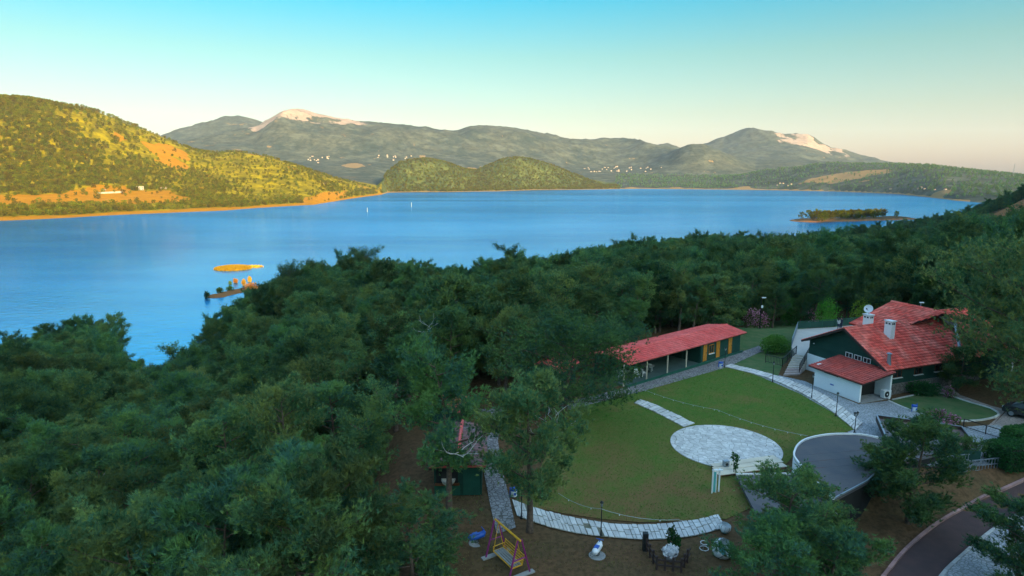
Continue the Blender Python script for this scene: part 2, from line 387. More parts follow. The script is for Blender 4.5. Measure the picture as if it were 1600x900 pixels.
def rock_mask(X, Y, Z):
    az = np.arctan2(X, Y); r = np.hypot(X, Y)
    px = 800 + FPX * np.tan(az) * CT
    n = fbm(X, Y, 260, 5, 31) * .55 + fbm(X, Z * 3, 120, 4, 33) * .45
    a = sstep(392, 418, px) * sstep(610, 550, px) * sstep(4500, 4700, r) * sstep(5400, 5200, r) * sstep(300, 350, Z + 110 * n + .35 * np.clip(px - 470, 0, 200))
    b = sstep(1195, 1245, px + 60 * n) * sstep(1325, 1290, px) * sstep(5950, 6150, r) * sstep(6900, 6700, r) * sstep(70, 150, Z + 90 * n)
    nf = fbm(X, Y + Z * 2, 70, 4, 37)
    return np.clip((a * sstep(-.35, .0, n) + b * sstep(-.3, .1, n)) * (1 - .5 * sstep(.0, .35, nf)), 0, 1)
def soil_mask(X, Y, Z):                                   # bare ochre earth: fields, shore rims, dry slope
    az = np.arctan2(X, Y); r = np.hypot(X, Y)
    px = 800 + FPX * np.tan(az) * CT
    m = np.zeros_like(r)
    n = fbm(X, Y, 60, 4, 41)
    rim = sstep(4.0, 1.2, Z - LAKE + 1.4 * n) * (px < 1500)
    m = np.maximum(m, rim)
    left = px < 600
    q = r / np.interp(az, LAYERS[0][0], LAYERS[0][1])
    farm = sstep(1.06, 1.08, q + .03 * n) * sstep(1.30, 1.22, q + .06 * n) * sstep(330, 250, px + 60 * n) * sstep(-30, -24, Z) * left
    dry = np.exp(-((px - 285) / 62) ** 2) * np.exp(-((q - 1.47) / .12) ** 2) * left
    dry2 = 0.0 * r
    tip = np.exp(-((px - 515) / 40) ** 2) * sstep(1.01, 1.03, q) * sstep(1.12, 1.06, q) * left
    m = np.maximum(m, np.clip(farm + sstep(.42, .72, dry * .85 + .85 * n) + sstep(.4, .8, dry2 + .35 * n) + sstep(.35, .7, tip + .4 * n), 0, 1))
    m = np.maximum(m, left * .5 * sstep(.25, .6, fbm(X, Y, 90, 3, 51)))
    for cx, y0, w, dr in ((940, 290, 22, 50), (985, 289, 16, 40), (1050, 293, 14, 45), (1075, 294, 26, 30), (1148, 291, 20, 35), (1340, 298, 60, 25), (1430, 305, 40, 25), (1310, 283, 70, 30), (560, 256, 16, 60), (690, 262, 22, 50), (740, 262, 14, 60), (665, 240, 8, 160)):
        rr = 2450 if cx > 1300 else (2900 if cx > 900 else 3600)
        if cx == 1310: rr = 2900
        if cx == 1430: rr = 2050
        if cx == 1340: rr = 2330
        m = np.maximum(m, sstep(1.2, .7, np.hypot((px - cx) / w, (r - rr) / (dr * 3)) + .35 * n))
    cut = sstep(1532, 1545, px) * sstep(500, 520, r) * sstep(725, 700, r)
    return np.maximum(np.where((r > 640) & ~((px > 1200) & (r < 1100)), m, sstep(2.0, .7, Z - LAKE + 1.2 * n) * (r > 100) * (px < 1500)), cut)
_zone = np.zeros((GX.shape[0] - 1, GX.shape[1] - 1), int)
_cx, _cy = (GX[:-1, :-1] + GX[1:, 1:]) / 2, (GY[:-1, :-1] + GY[1:, 1:]) / 2
_cr = np.hypot(_cx, _cy); _cpx = 800 + FPX * np.tan(np.clip(np.arctan2(_cx, _cy), -1.2, 1.2)) * CT
_shr = np.interp(np.arctan2(_cx, _cy), LAYERS[0][0], LAYERS[0][1]) * 0.93
_fr = np.abs(np.arctan2(_cx, _cy)) < R(58)
_zone[(_cr > 640) & (_cr > np.minimum(_shr, 1e9)) & _fr] = 2
_zone[(_zone == 2) & (_cpx < 601) & (_cr < 2450)] = 1
_zone[(_zone == 2) & (_cpx > 601) & (_cpx < 740) & (_cr < 3050)] = 3
_zone[(_zone == 2) & (_cpx >= 740) & (_cpx < 960) & (_cr < 3350)] = 4
_zone[(_zone == 2) & (_cpx >= 1165) & (_cr < 3800)] = 5
_zone[(_zone == 2) & (_cpx >= 1060) & (_cr >= 5500)] = 6
_zone[(_zone == 2) & (_cpx < 412) & (_cr >= 5600)] = 7
_rock, _soil = rock_mask(GX, GY, GZ), soil_mask(GX, GY, GZ)

def land_mat(name, veg_a, veg_b, soil, rock, sp1, sp2, near=False, speck=0.5):
    m, nt, b = new_mat(name)
    geo = N(nt, 'ShaderNodeNewGeometry'); pos = geo.outputs['Position']
    n1 = noise_tex(nt, sp1, 6, 0.65, vec=pos); n2 = noise_tex(nt, sp2, 4, 0.7, vec=pos)
    veg = ramp(nt, n1, [(0.36, veg_a), (0.62, veg_b)])
    veg = mix(nt, ramp(nt, n2, [(0.42, (0, 0, 0)), (0.62, (speck,) * 3)]), veg, tuple(c * 0.4 for c in veg_a))
    if not near: veg = mix(nt, ramp(nt, noise_tex(nt, sp2 * .33, 5, .7, vec=pos), [(0.48, (0, 0, 0)), (0.68, (.75,) * 3)]), veg, tuple(c * 1.7 for c in veg_b))
    at = N(nt, 'ShaderNodeAttribute', attribute_name='soil')
    n3 = noise_tex(nt, sp2 * 0.6, 5, 0.65, vec=pos)
    sc = ramp(nt, n3, [(0.3, soil), (0.7, tuple(c * 0.72 for c in soil))])
    add = N(nt, 'ShaderNodeMath', operation='ADD'); nt.links.new(at.outputs['Fac'], add.inputs[0])
    sub = N(nt, 'ShaderNodeMath', operation='MULTIPLY_ADD'); nt.links.new(n3, sub.inputs[0]); sub.inputs[1].default_value = 0.9; sub.inputs[2].default_value = -0.45
    nt.links.new(sub.outputs[0], add.inputs[1])
    col = mix(nt, ramp(nt, add.outputs[0], [(0.42, (0, 0, 0)), (0.58, (1, 1, 1))]), veg, sc)
    ar = N(nt, 'ShaderNodeAttribute', attribute_name='rock')
    add2 = N(nt, 'ShaderNodeMath', operation='ADD'); nt.links.new(ar.outputs['Fac'], add2.inputs[0]); nt.links.new(sub.outputs[0], add2.inputs[1])
    rc = ramp(nt, noise_tex(nt, sp2 * 0.8, 6, 0.75, vec=pos), [(0.3, tuple(c * 0.6 for c in rock)), (0.65, rock)])
    col = mix(nt, ramp(nt, add2.outputs[0], [(0.4, (0, 0, 0)), (0.6, (1, 1, 1))]), col, rc)
    nt.links.new(col, b.inputs['Base Color'])
    b.inputs['Roughness'].default_value = 0.95
    b.inputs['Specular IOR Level'].default_value = 0.05
    bp = N(nt, 'ShaderNodeBump'); bp.inputs['Strength'].default_value = 0.9 if not near else 0.5
    bp.inputs['Distance'].default_value = 0.12 / sp2 if not near else 0.08
    nt.links.new(n2, bp.inputs['Height']); nt.links.new(bp.outputs[0], b.inputs['Normal'])
    return m
M_GROUND = land_mat('forest_floor', (0.115, 0.080, 0.040), (0.145, 0.082, 0.042), (0.30, 0.13, 0.05), (0.3, 0.28, 0.25), 0.25, 3.0, True, .6)
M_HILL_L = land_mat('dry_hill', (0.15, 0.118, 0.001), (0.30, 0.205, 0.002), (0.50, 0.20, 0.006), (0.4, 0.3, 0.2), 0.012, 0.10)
M_WOODHILL = land_mat('wooded_hill', (0.060, 0.078, 0.018), (0.105, 0.105, 0.022), (0.40, 0.22, 0.06), (0.4, 0.33, 0.26), 0.006, 0.06)
M_FAR = land_mat('far_slope', (0.040, 0.054, 0.042), (0.088, 0.088, 0.058), (0.34, 0.20, 0.08), (0.46, 0.31, 0.22), 0.004, 0.035, speck=.7)
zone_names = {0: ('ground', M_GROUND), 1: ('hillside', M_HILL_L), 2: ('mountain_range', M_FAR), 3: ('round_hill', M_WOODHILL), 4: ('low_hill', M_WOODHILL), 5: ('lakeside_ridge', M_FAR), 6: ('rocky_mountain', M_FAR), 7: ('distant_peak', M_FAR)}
_nr, _na = GX.shape
_idx = np.arange(_nr * _na).reshape(_nr, _na)
for zi, (nm, mt) in zone_names.items():
    ii, jj = np.nonzero(_zone == zi)
    quads = np.stack([_idx[ii, jj], _idx[ii, jj + 1], _idx[ii + 1, jj + 1], _idx[ii + 1, jj]], 1)
    quads = quads[:, ::-1]
    used, inv = np.unique(quads, return_inverse=True)
    inv = inv.reshape(quads.shape)
    me = bpy.data.meshes.new(nm)
    me.vertices.add(len(used)); me.vertices.foreach_set('co', np.stack([GX.ravel()[used], GY.ravel()[used], GZ.ravel()[used]], 1).astype(np.float32).ravel())
    me.loops.add(inv.size); me.loops.foreach_set('vertex_index', inv.ravel().astype(np.int32))
    me.polygons.add(len(inv)); me.polygons.foreach_set('loop_start', np.arange(0, inv.size, 4, dtype=np.int32))
    me.polygons.foreach_set('use_smooth', np.ones(len(inv), bool))
    for an, arr in (('rock', _rock), ('soil', _soil)):
        a = me.attributes.new(an, 'FLOAT', 'POINT'); a.data.foreach_set('value', arr.ravel()[used].astype(np.float32))
    me.materials.append(mt)
    me.update(calc_edges=True); me.validate()
    o = link(nm, me); tag(o, kind='structure')

# the lake
m, nt, b = new_mat('lake_water')
geo = N(nt, 'ShaderNodeNewGeometry')
mp = N(nt, 'ShaderNodeMapping'); mp.inputs['Scale'].default_value = (0.35, 1.0, 1.0)
nt.links.new(geo.outputs['Position'], mp.inputs['Vector'])
w1 = noise_tex(nt, 0.45, 3, 0.6, vec=mp.outputs[0]); w2 = noise_tex(nt, 0.0016, 4, 0.6, vec=mp.outputs[0], dist=1.0)
bp = N(nt, 'ShaderNodeBump'); bp.inputs['Strength'].default_value = 1.0; bp.inputs['Distance'].default_value = 0.6
nt.links.new(w1, bp.inputs['Height'])
w3 = noise_tex(nt, 0.03, 4, 0.65, vec=mp.outputs[0], dist=.6)
rg = ramp(nt, w2, [(0.42, (0.14,) * 3), (0.6, (0.26,) * 3)])
tint_c = ramp(nt, w2, [(0.40, (0.06, 0.46, 0.88)), (0.62, (0.18, 0.60, 0.90))])
tint_c = mix(nt, ramp(nt, w3, [(0.38, (0, 0, 0)), (0.64, (.5,) * 3)]), tint_c, (0.24, 0.70, 0.94))
g1 = N(nt, 'ShaderNodeBsdfGlossy'); g2 = N(nt, 'ShaderNodeBsdfGlossy'); df = N(nt, 'ShaderNodeBsdfDiffuse')
nt.links.new(tint_c, g1.inputs['Color']); g2.inputs['Color'].default_value = (0.9, 0.95, 1.0, 1); df.inputs['Color'].default_value = (0.0, 0.16, 0.42, 1)
nt.links.new(rg, g1.inputs['Roughness']); nt.links.new(bp.outputs[0], g1.inputs['Normal'])
g2.inputs['Roughness'].default_value = 0.1
bp2 = N(nt, 'ShaderNodeBump'); bp2.inputs['Strength'].default_value = 0.5; bp2.inputs['Distance'].default_value = 0.12; nt.links.new(w1, bp2.inputs['Height'])
nt.links.new(bp2.outputs[0], g2.inputs['Normal'])
m1 = N(nt, 'ShaderNodeMixShader'); m1.inputs[0].default_value = 0.24; nt.links.new(g1.outputs[0], m1.inputs[1]); nt.links.new(g2.outputs[0], m1.inputs[2])
m2 = N(nt, 'ShaderNodeMixShader'); m2.inputs[0].default_value = 0.22; nt.links.new(m1.outputs[0], m2.inputs[1]); nt.links.new(df.outputs[0], m2.inputs[2])
nt.links.new(m2.outputs[0], nt.nodes['Material Output'].inputs['Surface'])
M_WATER = m
wmb = MB(); wmb.add([(-2600, 60, LAKE), (2600, 60, LAKE), (2600, 4200, LAKE), (-2600, 4200, LAKE)], [(0, 1, 2, 3)])
tag(wmb.obj('lake', M_WATER), kind='structure')
# ------------------------------------------------------------------ foliage materials and tree shapes
def leaf_mat(name, a, b, tip, trans=0.25, hue_var=0.04):
    m, nt, p = new_mat(name)
    at = N(nt, 'ShaderNodeAttribute', attribute_name='tone')
    oi = N(nt, 'ShaderNodeObjectInfo')
    geo = N(nt, 'ShaderNodeNewGeometry')
    n = noise_tex(nt, 0.45, 2, 0.5, vec=geo.outputs['Position'])
    col = ramp(nt, at.outputs['Fac'], [(0.0, a), (0.6, b), (1.0, tip)])
    col = mix(nt, ramp(nt, n, [(0.42, (0, 0, 0)), (0.66, (0.6,) * 3)]), col, tip)
    hsv = N(nt, 'ShaderNodeHueSaturation')
    for sock, lo, hi in (('Hue', 0.5 - hue_var, 0.5 + hue_var), ('Value', 0.62, 1.38)):
        mr = N(nt, 'ShaderNodeMapRange'); mr.inputs['To Min'].default_value = lo; mr.inputs['To Max'].default_value = hi
        if sock == 'Value':
            nt.links.new(oi.outputs['Random'], mr.inputs['Value'])
        else:
            w = N(nt, 'ShaderNodeMath', operation='MULTIPLY'); w.inputs[1].default_value = 7.31; nt.links.new(oi.outputs['Random'], w.inputs[0])
            fr = N(nt, 'ShaderNodeMath', operation='FRACT'); nt.links.new(w.outputs[0], fr.inputs[0]); nt.links.new(fr.outputs[0], mr.inputs['Value'])
        nt.links.new(mr.outputs[0], hsv.inputs[sock])
    nt.links.new(col, hsv.inputs['Color'])
    p.inputs['Roughness'].default_value = 0.75
    p.inputs['Specular IOR Level'].default_value = 0.12
    nt.links.new(hsv.outputs[0], p.inputs['Base Color'])
    tr = N(nt, 'ShaderNodeBsdfTranslucent'); nt.links.new(hsv.outputs[0], tr.inputs['Color'])
    ms = N(nt, 'ShaderNodeMixShader'); ms.inputs[0].default_value = trans
    nt.links.new(p.outputs[0], ms.inputs[1]); nt.links.new(tr.outputs[0], ms.inputs[2])
    nt.links.new(ms.outputs[0], nt.nodes['Material Output'].inputs['Surface'])
    return m
M_PINE = leaf_mat('pine_needles', (0.036, 0.115, 0.072), (0.072, 0.175, 0.078), (0.190, 0.250, 0.050))
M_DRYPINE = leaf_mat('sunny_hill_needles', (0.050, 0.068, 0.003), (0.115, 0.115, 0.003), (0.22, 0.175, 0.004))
M_BUSH = leaf_mat('bush_leaves', (0.03, 0.09, 0.02), (0.07, 0.17, 0.03), (0.16, 0.28, 0.05))
M_LIME = leaf_mat('young_leaves', (0.07, 0.17, 0.02), (0.13, 0.27, 0.03), (0.25, 0.40, 0.06))
M_GRASS = leaf_mat('grass_blades', (0.10, 0.19, 0.035), (0.15, 0.26, 0.045), (0.27, 0.27, 0.08))
M_STRAW = leaf_mat('dry_grass', (0.22, 0.17, 0.08), (0.28, 0.22, 0.09), (0.20, 0.28, 0.08))
M_HEDGE = leaf_mat('hedge_leaves', (0.02, 0.07, 0.025), (0.04, 0.11, 0.03), (0.08, 0.17, 0.04))
M_PINKFL = leaf_mat('pink_blossom', (0.30, 0.09, 0.17), (0.48, 0.17, 0.30), (0.70, 0.40, 0.52), .15, .01)
M_REED = leaf_mat('dry_reeds', (0.46, 0.22, 0.01), (0.62, 0.32, 0.015), (0.75, 0.45, 0.03), .15, .01)
M_SUNORANGE = leaf_mat('sun_orange_leaves', (0.45, 0.14, 0.02), (0.60, 0.20, 0.03), (0.72, 0.34, 0.05), .15, .01)  # low sun's orange on the spit shrubs, put into the leaf colour
M_WHITEFL = leaf_mat('white_blossom', (0.5, 0.5, 0.5), (0.7, 0.7, 0.7), (0.85, 0.85, 0.85), .1, .01)
M_BARK = simple_mat('pine_bark', (0.085, 0.062, 0.048), (0.16, 0.11, 0.08), 5.0, 0.95, 0.6)
M_DEAD = simple_mat('bleached_wood', (0.50, 0.50, 0.48), (0.36, 0.35, 0.33), 4.0, 0.9)

def tufts(pos, dirs, rng, blades=6, length=0.32, width=0.045, spread=0.75):
    """needle tufts: thin blades fanning out from each point; returns verts, tris, tone"""
    n = len(pos)
    d = np.repeat(dirs, blades, 0) + rng.normal(0, spread, (n * blades, 3)) * 0.62
    d /= np.linalg.norm(d, axis=1)[:, None] + 1e-9
    base = np.repeat(pos, blades, 0) + rng.normal(0, 0.05, (n * blades, 3)) * length
    L = length * rng.uniform(0.65, 1.25, (n * blades, 1))
    side = np.cross(d, rng.normal(0, 1, (n * blades, 3))); side /= np.linalg.norm(side, axis=1)[:, None] + 1e-9
    w = width * rng.uniform(0.7, 1.3, (n * blades, 1))
    v = np.stack([base - side * w, base + d * L, base + side * w], 1).reshape(-1, 3)
    tone = np.repeat(rng.random(n) * 0.75, blades) + rng.random(n * blades) * 0.25
    return v, tone
def tri_mesh(name, v, tone, mat):
    me = bpy.data.meshes.new(name); n = len(v)
    me.vertices.add(n); me.vertices.foreach_set('co', v.astype(np.float32).ravel())
    me.loops.add(n); me.loops.foreach_set('vertex_index', np.arange(n, dtype=np.int32))
    me.polygons.add(n // 3); me.polygons.foreach_set('loop_start', np.arange(0, n, 3, dtype=np.int32))
    a = me.attributes.new('tone', 'FLOAT', 'FACE'); a.data.foreach_set('value', np.clip(tone, 0, 1).astype(np.float32))
    me.materials.append(mat); me.update(calc_edges=True)
    return me
def make_pine(seed, H=10.0, crown_w=2.8, first=0.28, shape='round', per=27, blades=10, limbs=21, length=0.27, width=0.021, mat=None, sec=9, bare=True):
    """trunk with limbs, and needle tufts along the side branches; returns (trunk mesh, crown mesh)"""
    rng = np.random.default_rng(seed); rnd = random.Random(seed)
    mb = MB()
    lean = Vector((rnd.uniform(-.1, .1), rnd.uniform(-.1, .1), 0))
    def axis(t): return Vector((lean.x * H * t * t + .12 * math.sin(t * 5 + seed), lean.y * H * t * t + .12 * math.cos(t * 4 + seed), H * t * 0.96))
    tr = 0.017 * H + 0.03
    ts = [0, .05, .2, .4, .6, .8, 1]
    mb.tube([axis(t) + Vector((0, 0, -.5 if t == 0 else 0)) for t in ts], [tr * 1.35, tr * 1.1, tr * .95, tr * .75, tr * .5, tr * .28, .015], 7)
    pos, dirs = [], []
    for i in range(limbs):
        t = first + (1 - first) * ((i + rnd.random() * .8) / limbs)
        s = (t - first) / (1 - first)
        if shape == 'round': prof = (0.45 + 0.75 * math.sin(math.pi * min(1, s * .82 + .16))) * (1 if s < .8 else 1 - (s - .8) * 2.6)
        elif shape == 'cone': prof = 1.15 * (1 - s) ** .8 + .16
        elif shape == 'umbrella': prof = (.35 + 1.0 * s) * (1 if s < .85 else 1 - (s - .85) * 2.5)
        else: prof = .75 + .3 * math.sin(s * 9 + seed)
        L = crown_w * prof * rnd.uniform(.62, 1.22)
        az = i * 2.39996 + rnd.uniform(-.5, .5)
        up = rnd.uniform(.05, .45) + .55 * s + (-.12 if shape == 'cone' else 0)
        a = axis(t); out = Vector((math.cos(az), math.sin(az), 0))
        p = [a, a + out * L * .5 + Vector((0, 0, L * up * .35)), a + out * L + Vector((0, 0, L * up * .8))]
        mb.tube(p, [tr * .36 * (1 - .5 * s), tr * .2, .012], 4, False)
        for k in range(sec):
            f = .32 + .68 * (k + rnd.random()) / sec
            q = p[0].lerp(p[1], f * 2) if f < .5 else p[1].lerp(p[2], f * 2 - 1)
            dv = Vector((rnd.uniform(-1, 1), rnd.uniform(-1, 1), rnd.uniform(-.05, 1.15))) + out * .6
            dv.normalize(); l2 = (0.34 + .26 * rnd.random()) * crown_w * .62 * (.7 + .3 * prof)
            e = q + dv * l2
            mb.tube([q, e], [.022, .006], 3, False)
            tt = rng.uniform(.15, 1.08, per) ** .8
            base = np.array(q)[None] + (np.array(e) - np.array(q))[None] * tt[:, None]
            base = base + rng.normal(0, 1, (per, 3)) * np.array([.24, .24, .25]) * (crown_w / 2.8) * (1.25 - .4 * tt[:, None])
            pos.append(base)
            dd = np.array(dv * .6 + Vector((0, 0, .5)))[None] + rng.normal(0, .4, (per, 3))
            dirs.append(dd)
    pos, dirs = np.concatenate(pos), np.concatenate(dirs)
    v, tone = tufts(pos, dirs, rng, blades, length, width)
    return mb.mesh('trunk', M_BARK, True), tri_mesh('crown', v, tone, mat or M_PINE)
def dead_twigs(seed, n=4, size=1.0):
    rnd = random.Random(seed); mb = MB()
    for i in range(n):
        az = rnd.uniform(0, 6.28); p = Vector((rnd.uniform(-.3, .3), rnd.uniform(-.3, .3), rnd.uniform(-.3, .3))) * size
        d = Vector((math.cos(az), math.sin(az), rnd.uniform(-.1, .5))); pts = [p]
        for k in range(6):
            d = (d + Vector((rnd.uniform(-.45, .45), rnd.uniform(-.45, .45), rnd.uniform(-.2, .45)))).normalized()
            p = p + d * .28 * size; pts.append(p)
            if k in (2, 4): mb.tube([p, p + (d + Vector((rnd.uniform(-1, 1), rnd.uniform(-1, 1), rnd.uniform(0, .8)))).normalized() * .5 * size], [.016, .006], 4)
        mb.tube(pts, [.03, .027, .024, .02, .016, .012, .006], 4)
    return mb.mesh('dead_branch', M_DEAD)
def blob_foliage(name, n, size, mat, seed, blades=4, length=.16, width=.05, lumps=9, flat=1.0):
    """a shrub's leaves: leaf blades over several overlapping lumps"""
    rng = np.random.default_rng(seed)
    sx, sy, sz = size
    c = rng.normal(0, 1, (lumps, 3)); c /= np.linalg.norm(c, axis=1)[:, None]; c[:, 2] = np.abs(c[:, 2]) * .8
    c *= rng.uniform(.35, .62, (lumps, 1))
    k = rng.integers(0, lumps, n)
    d = rng.normal(0, 1, (n, 3)); d /= np.linalg.norm(d, axis=1)[:, None]
    p = c[k] + d * rng.uniform(.25, .45, (n, 1))
    p = p * np.array([sx, sy, sz]) ; p[:, 2] = np.maximum(p[:, 2] + sz * .25, 0.04 * rng.random(n))
    v, tone = tufts(p, d * .6 + np.array([0, 0, .5]), rng, blades, length, width)
    return tri_mesh(name, v, tone, mat)

# ten tree shapes shared by every pine
PINES = [make_pine(3, 10.0, 2.7, .26), make_pine(8, 11.5, 3.0, .34), make_pine(15, 9.0, 2.5, .18, 'cone'), make_pine(21, 10.5, 3.1, .30, 'wild'),
         make_pine(34, 8.0, 2.5, .16), make_pine(55, 12.0, 2.9, .38, 'wild'), make_pine(89, 9.5, 2.3, .12, 'cone'), make_pine(91, 7.0, 2.2, .12)]
PINE_H = [10.0, 11.5, 9.0, 10.5, 8.0, 12.0, 9.5, 7.0]
UMBRELLA = make_pine(77, 11.0, 4.4, .62, 'umbrella', per=30, limbs=26)
BIGPINE = make_pine(42, 10.5, 5.6, .14, 'round', per=40, limbs=28, sec=9, length=.3)
def pine(kind, loc, h, rz, label, group, wide=1.0, name='pine_tree'):
    tm, cm = kind if isinstance(kind, tuple) else PINES[kind]
    o = empty(name, loc, rz, label, 'tree', group)
    base = 11.0 if kind is UMBRELLA else (10.5 if kind is BIGPINE else PINE_H[kind])
    s = h / base; o.scale = (s * wide, s * wide, s)
    link('trunk', tm, o); link('crown', cm, o)
    return o
# ------------------------------------------------------------------ the pine wood
def proj(x, y, z):
    dz = z - CAM_H
    f = y * CT - dz * ST; u = y * ST + dz * CT
    return 800 + FPX * x / f, 450 - FPX * u / f
def in_poly(x, y, poly):
    c = False; j = len(poly) - 1
    for i in range(len(poly)):
        xi, yi = poly[i]; xj, yj = poly[j]
        if (yi > y) != (yj > y) and x < (xj - xi) * (y - yi) / (yj - yi) + xi: c = not c
        j = i
    return c
CLEAR = [(-6.2, 22), (-6.8, 33), (-10.2, 36), (-10.6, 44), (-8, 49), (-8, 55), (-6, 60), (0, 60.5), (4, 64), (7.5, 68), (9.2, 72), (25, 84.8), (31, 87), (35, 95), (60, 95), (66, 84), (58, 70), (54.5, 62), (54, 52), (50, 42), (44, 28), (40, 20), (12, 20)]
TRAIL = [(P(1528, 359, -18).to_2d(), P(1545, 349, -16).to_2d())]
rng = np.random.default_rng(2024)
cand = []
def scatter(r0, r1, sp, a0=-46, a1=46):
    for gx in np.arange(-r1, r1, sp):
        for gy in np.arange(0, r1, sp):
            x, y = gx + rng.uniform(-.48, .48) * sp, gy + rng.uniform(-.48, .48) * sp
            r = math.hypot(x, y)
            if r0 <= r < r1 and R(a0) < math.atan2(x, y) < R(a1): cand.append((x, y, sp))
scatter(25, 70, 4.3); scatter(70, 200, 4.2); scatter(200, 420, 4.8); scatter(420, 1000, 6.4, 8, 46)
cx_, cy_ = np.array([c[0] for c in cand]), np.array([c[1] for c in cand])
cz_ = height(cx_, cy_)
thin = fbm(cx_, cy_, 30, 3, 61)
CUT = [PR(1540, 322, 640), PR(1620, 312, 640)]            # red road cutting on the far right-hand hill
trees = []
SKYLINE = [(-60, 500), (0, 490), (60, 491), (110, 482), (160, 487), (200, 492), (228, 522), (240, 548), (262, 562), (276, 545), (290, 520), (330, 488), (360, 474), (400, 462), (450, 440), (500, 427), (560, 416), (620, 422), (700, 428), (760, 424), (830, 415), (880, 411), (905, 400), (950, 394), (1000, 385), (1060, 378), (1130, 364), (1200, 366), (1260, 367), (1300, 366), (1345, 349), (1400, 341), (1450, 331), (1500, 319), (1550, 312), (1600, 290), (1660, 270)]
for (x, y, sp), z, th in zip(cand, cz_, thin):
    r = math.hypot(x, y)
    if z < LAKE + 1.2 or in_poly(x, y, CLEAR): continue
    if th > .5 and rng.random() < .6: continue
    if float(dist_seg(np.array(x), np.array(y), SPIT_A[:2], SPIT_B[:2])) < 14 or math.hypot(x - ISL.x, y - ISL.y) < 20: continue
    h = rng.uniform(6.5, 10.5) if r > 70 else rng.uniform(6.0, 11.8)
    if rng.random() < .12: h *= .6
    if r > 420: h *= .95
    if z < LAKE + 3: h *= .7
    px, py = proj(x, y, z + h)
    want = float(np.interp(px, [s_[0] for s_ in SKYLINE], [s_[1] for s_ in SKYLINE])) + rng.uniform(-3, 7)
    if py < want and -60 < px < 1650:                      # trees end where the wood's outline against the lake does
        h = PR(px, want, r).z - z
        if h < 3.2: continue
    if 186 < px < 250 and 192 < r < 240 and z < LAKE + 6: continue                # bare bank of the cove
    px, py = proj(x, y, z + h * .7)
    if px < -90 or px > 1690 or py > 985: continue
    if 400 < r <= 505 and px > 1528:
        h *= .5
    if 505 < r < 715 and px > 1528 and z > -18: continue   # bare cutting and road
    if 1518 < px < 1552 and r > 380 and r < 470: continue                        # track up the slope
    trees.append((r, x, y, z, h, px, py))
trees.sort()
# the wood near the lawn, tree by tree
SHAPES = ['rounded', 'tall full-crowned', 'pointed', 'ragged', 'squat', 'tall ragged', 'slim pointed', 'low bushy']
PLACES = [(lambda x, y: x > 1420, 'on the wooded rise behind the red-roofed house'), (lambda x, y: x > 1290, 'in the wood directly behind the house roof'), (lambda x, y: x > 1150, 'in the wood above the oleanders'),
          (lambda x, y: x > 1040, 'close behind the shuttered end of the pavilion'), (lambda x, y: x > 930, 'close behind the open end of the pavilion'), (lambda x, y: x > 800 and y < 560, 'between the pavilion and the lake'),
          (lambda x, y: x > 640 and y < 560, 'on the slope right below the umbrella pine'), (lambda x, y: x > 760, 'at the upper end of the cobbled path'), (lambda x, y: x > 640 and y < 690, 'crowding behind the green hut'),
          (lambda x, y: x > 560 and y < 790, 'just beside the green hut'), (lambda x, y: x > 560, 'in the foreground beside the needle-strewn clearing'), (lambda x, y: x > 420 and y > 780, 'in the front row of the wood, nearest the clearing'),
          (lambda x, y: x > 210 and y > 780, 'in the middle of the front row of the wood'), (lambda x, y: y > 780, 'in the lower corner of the wood'), (lambda x, y: x > 420 and y > 660, 'in the second rank of the wood towards the hut'),
          (lambda x, y: x > 210 and y > 660, 'in the second rank of the wood, midway along'), (lambda x, y: y > 660, 'in the second rank of the wood near its outer edge'), (lambda x, y: x > 420, 'halfway down the slope towards the umbrella pines'),
          (lambda x, y: x > 230, 'halfway down the slope above the cove mouth'), (lambda x, y: True, 'on the slope above the brown cove bank')]
def zone_label(px, py, k):
    pl = next(p for f, p in PLACES if f(px, py))
    return f'{SHAPES[k]} green pine {pl}', f'{SHAPES[k]} pines {pl}'
NEAR_N = 272
for i, (r, x, y, z, h, px, py) in enumerate(trees[:NEAR_N]):
    k = int(rng.integers(0, len(PINES)))
    lb, gp = zone_label(px, py, k)
    o = pine(k, (x, y, z - .1), h * rng.uniform(.95, 1.1), rng.uniform(0, 6.28), lb, gp, rng.uniform(.92, 1.18))
    if i % 12 == 5 and r < 75:
        d = link('dead_branch', dead_twigs(i, 4, 1.2), o, (rng.uniform(-1.0, 1.0), -1.9, PINE_H[k] * rng.uniform(.5, .8)))

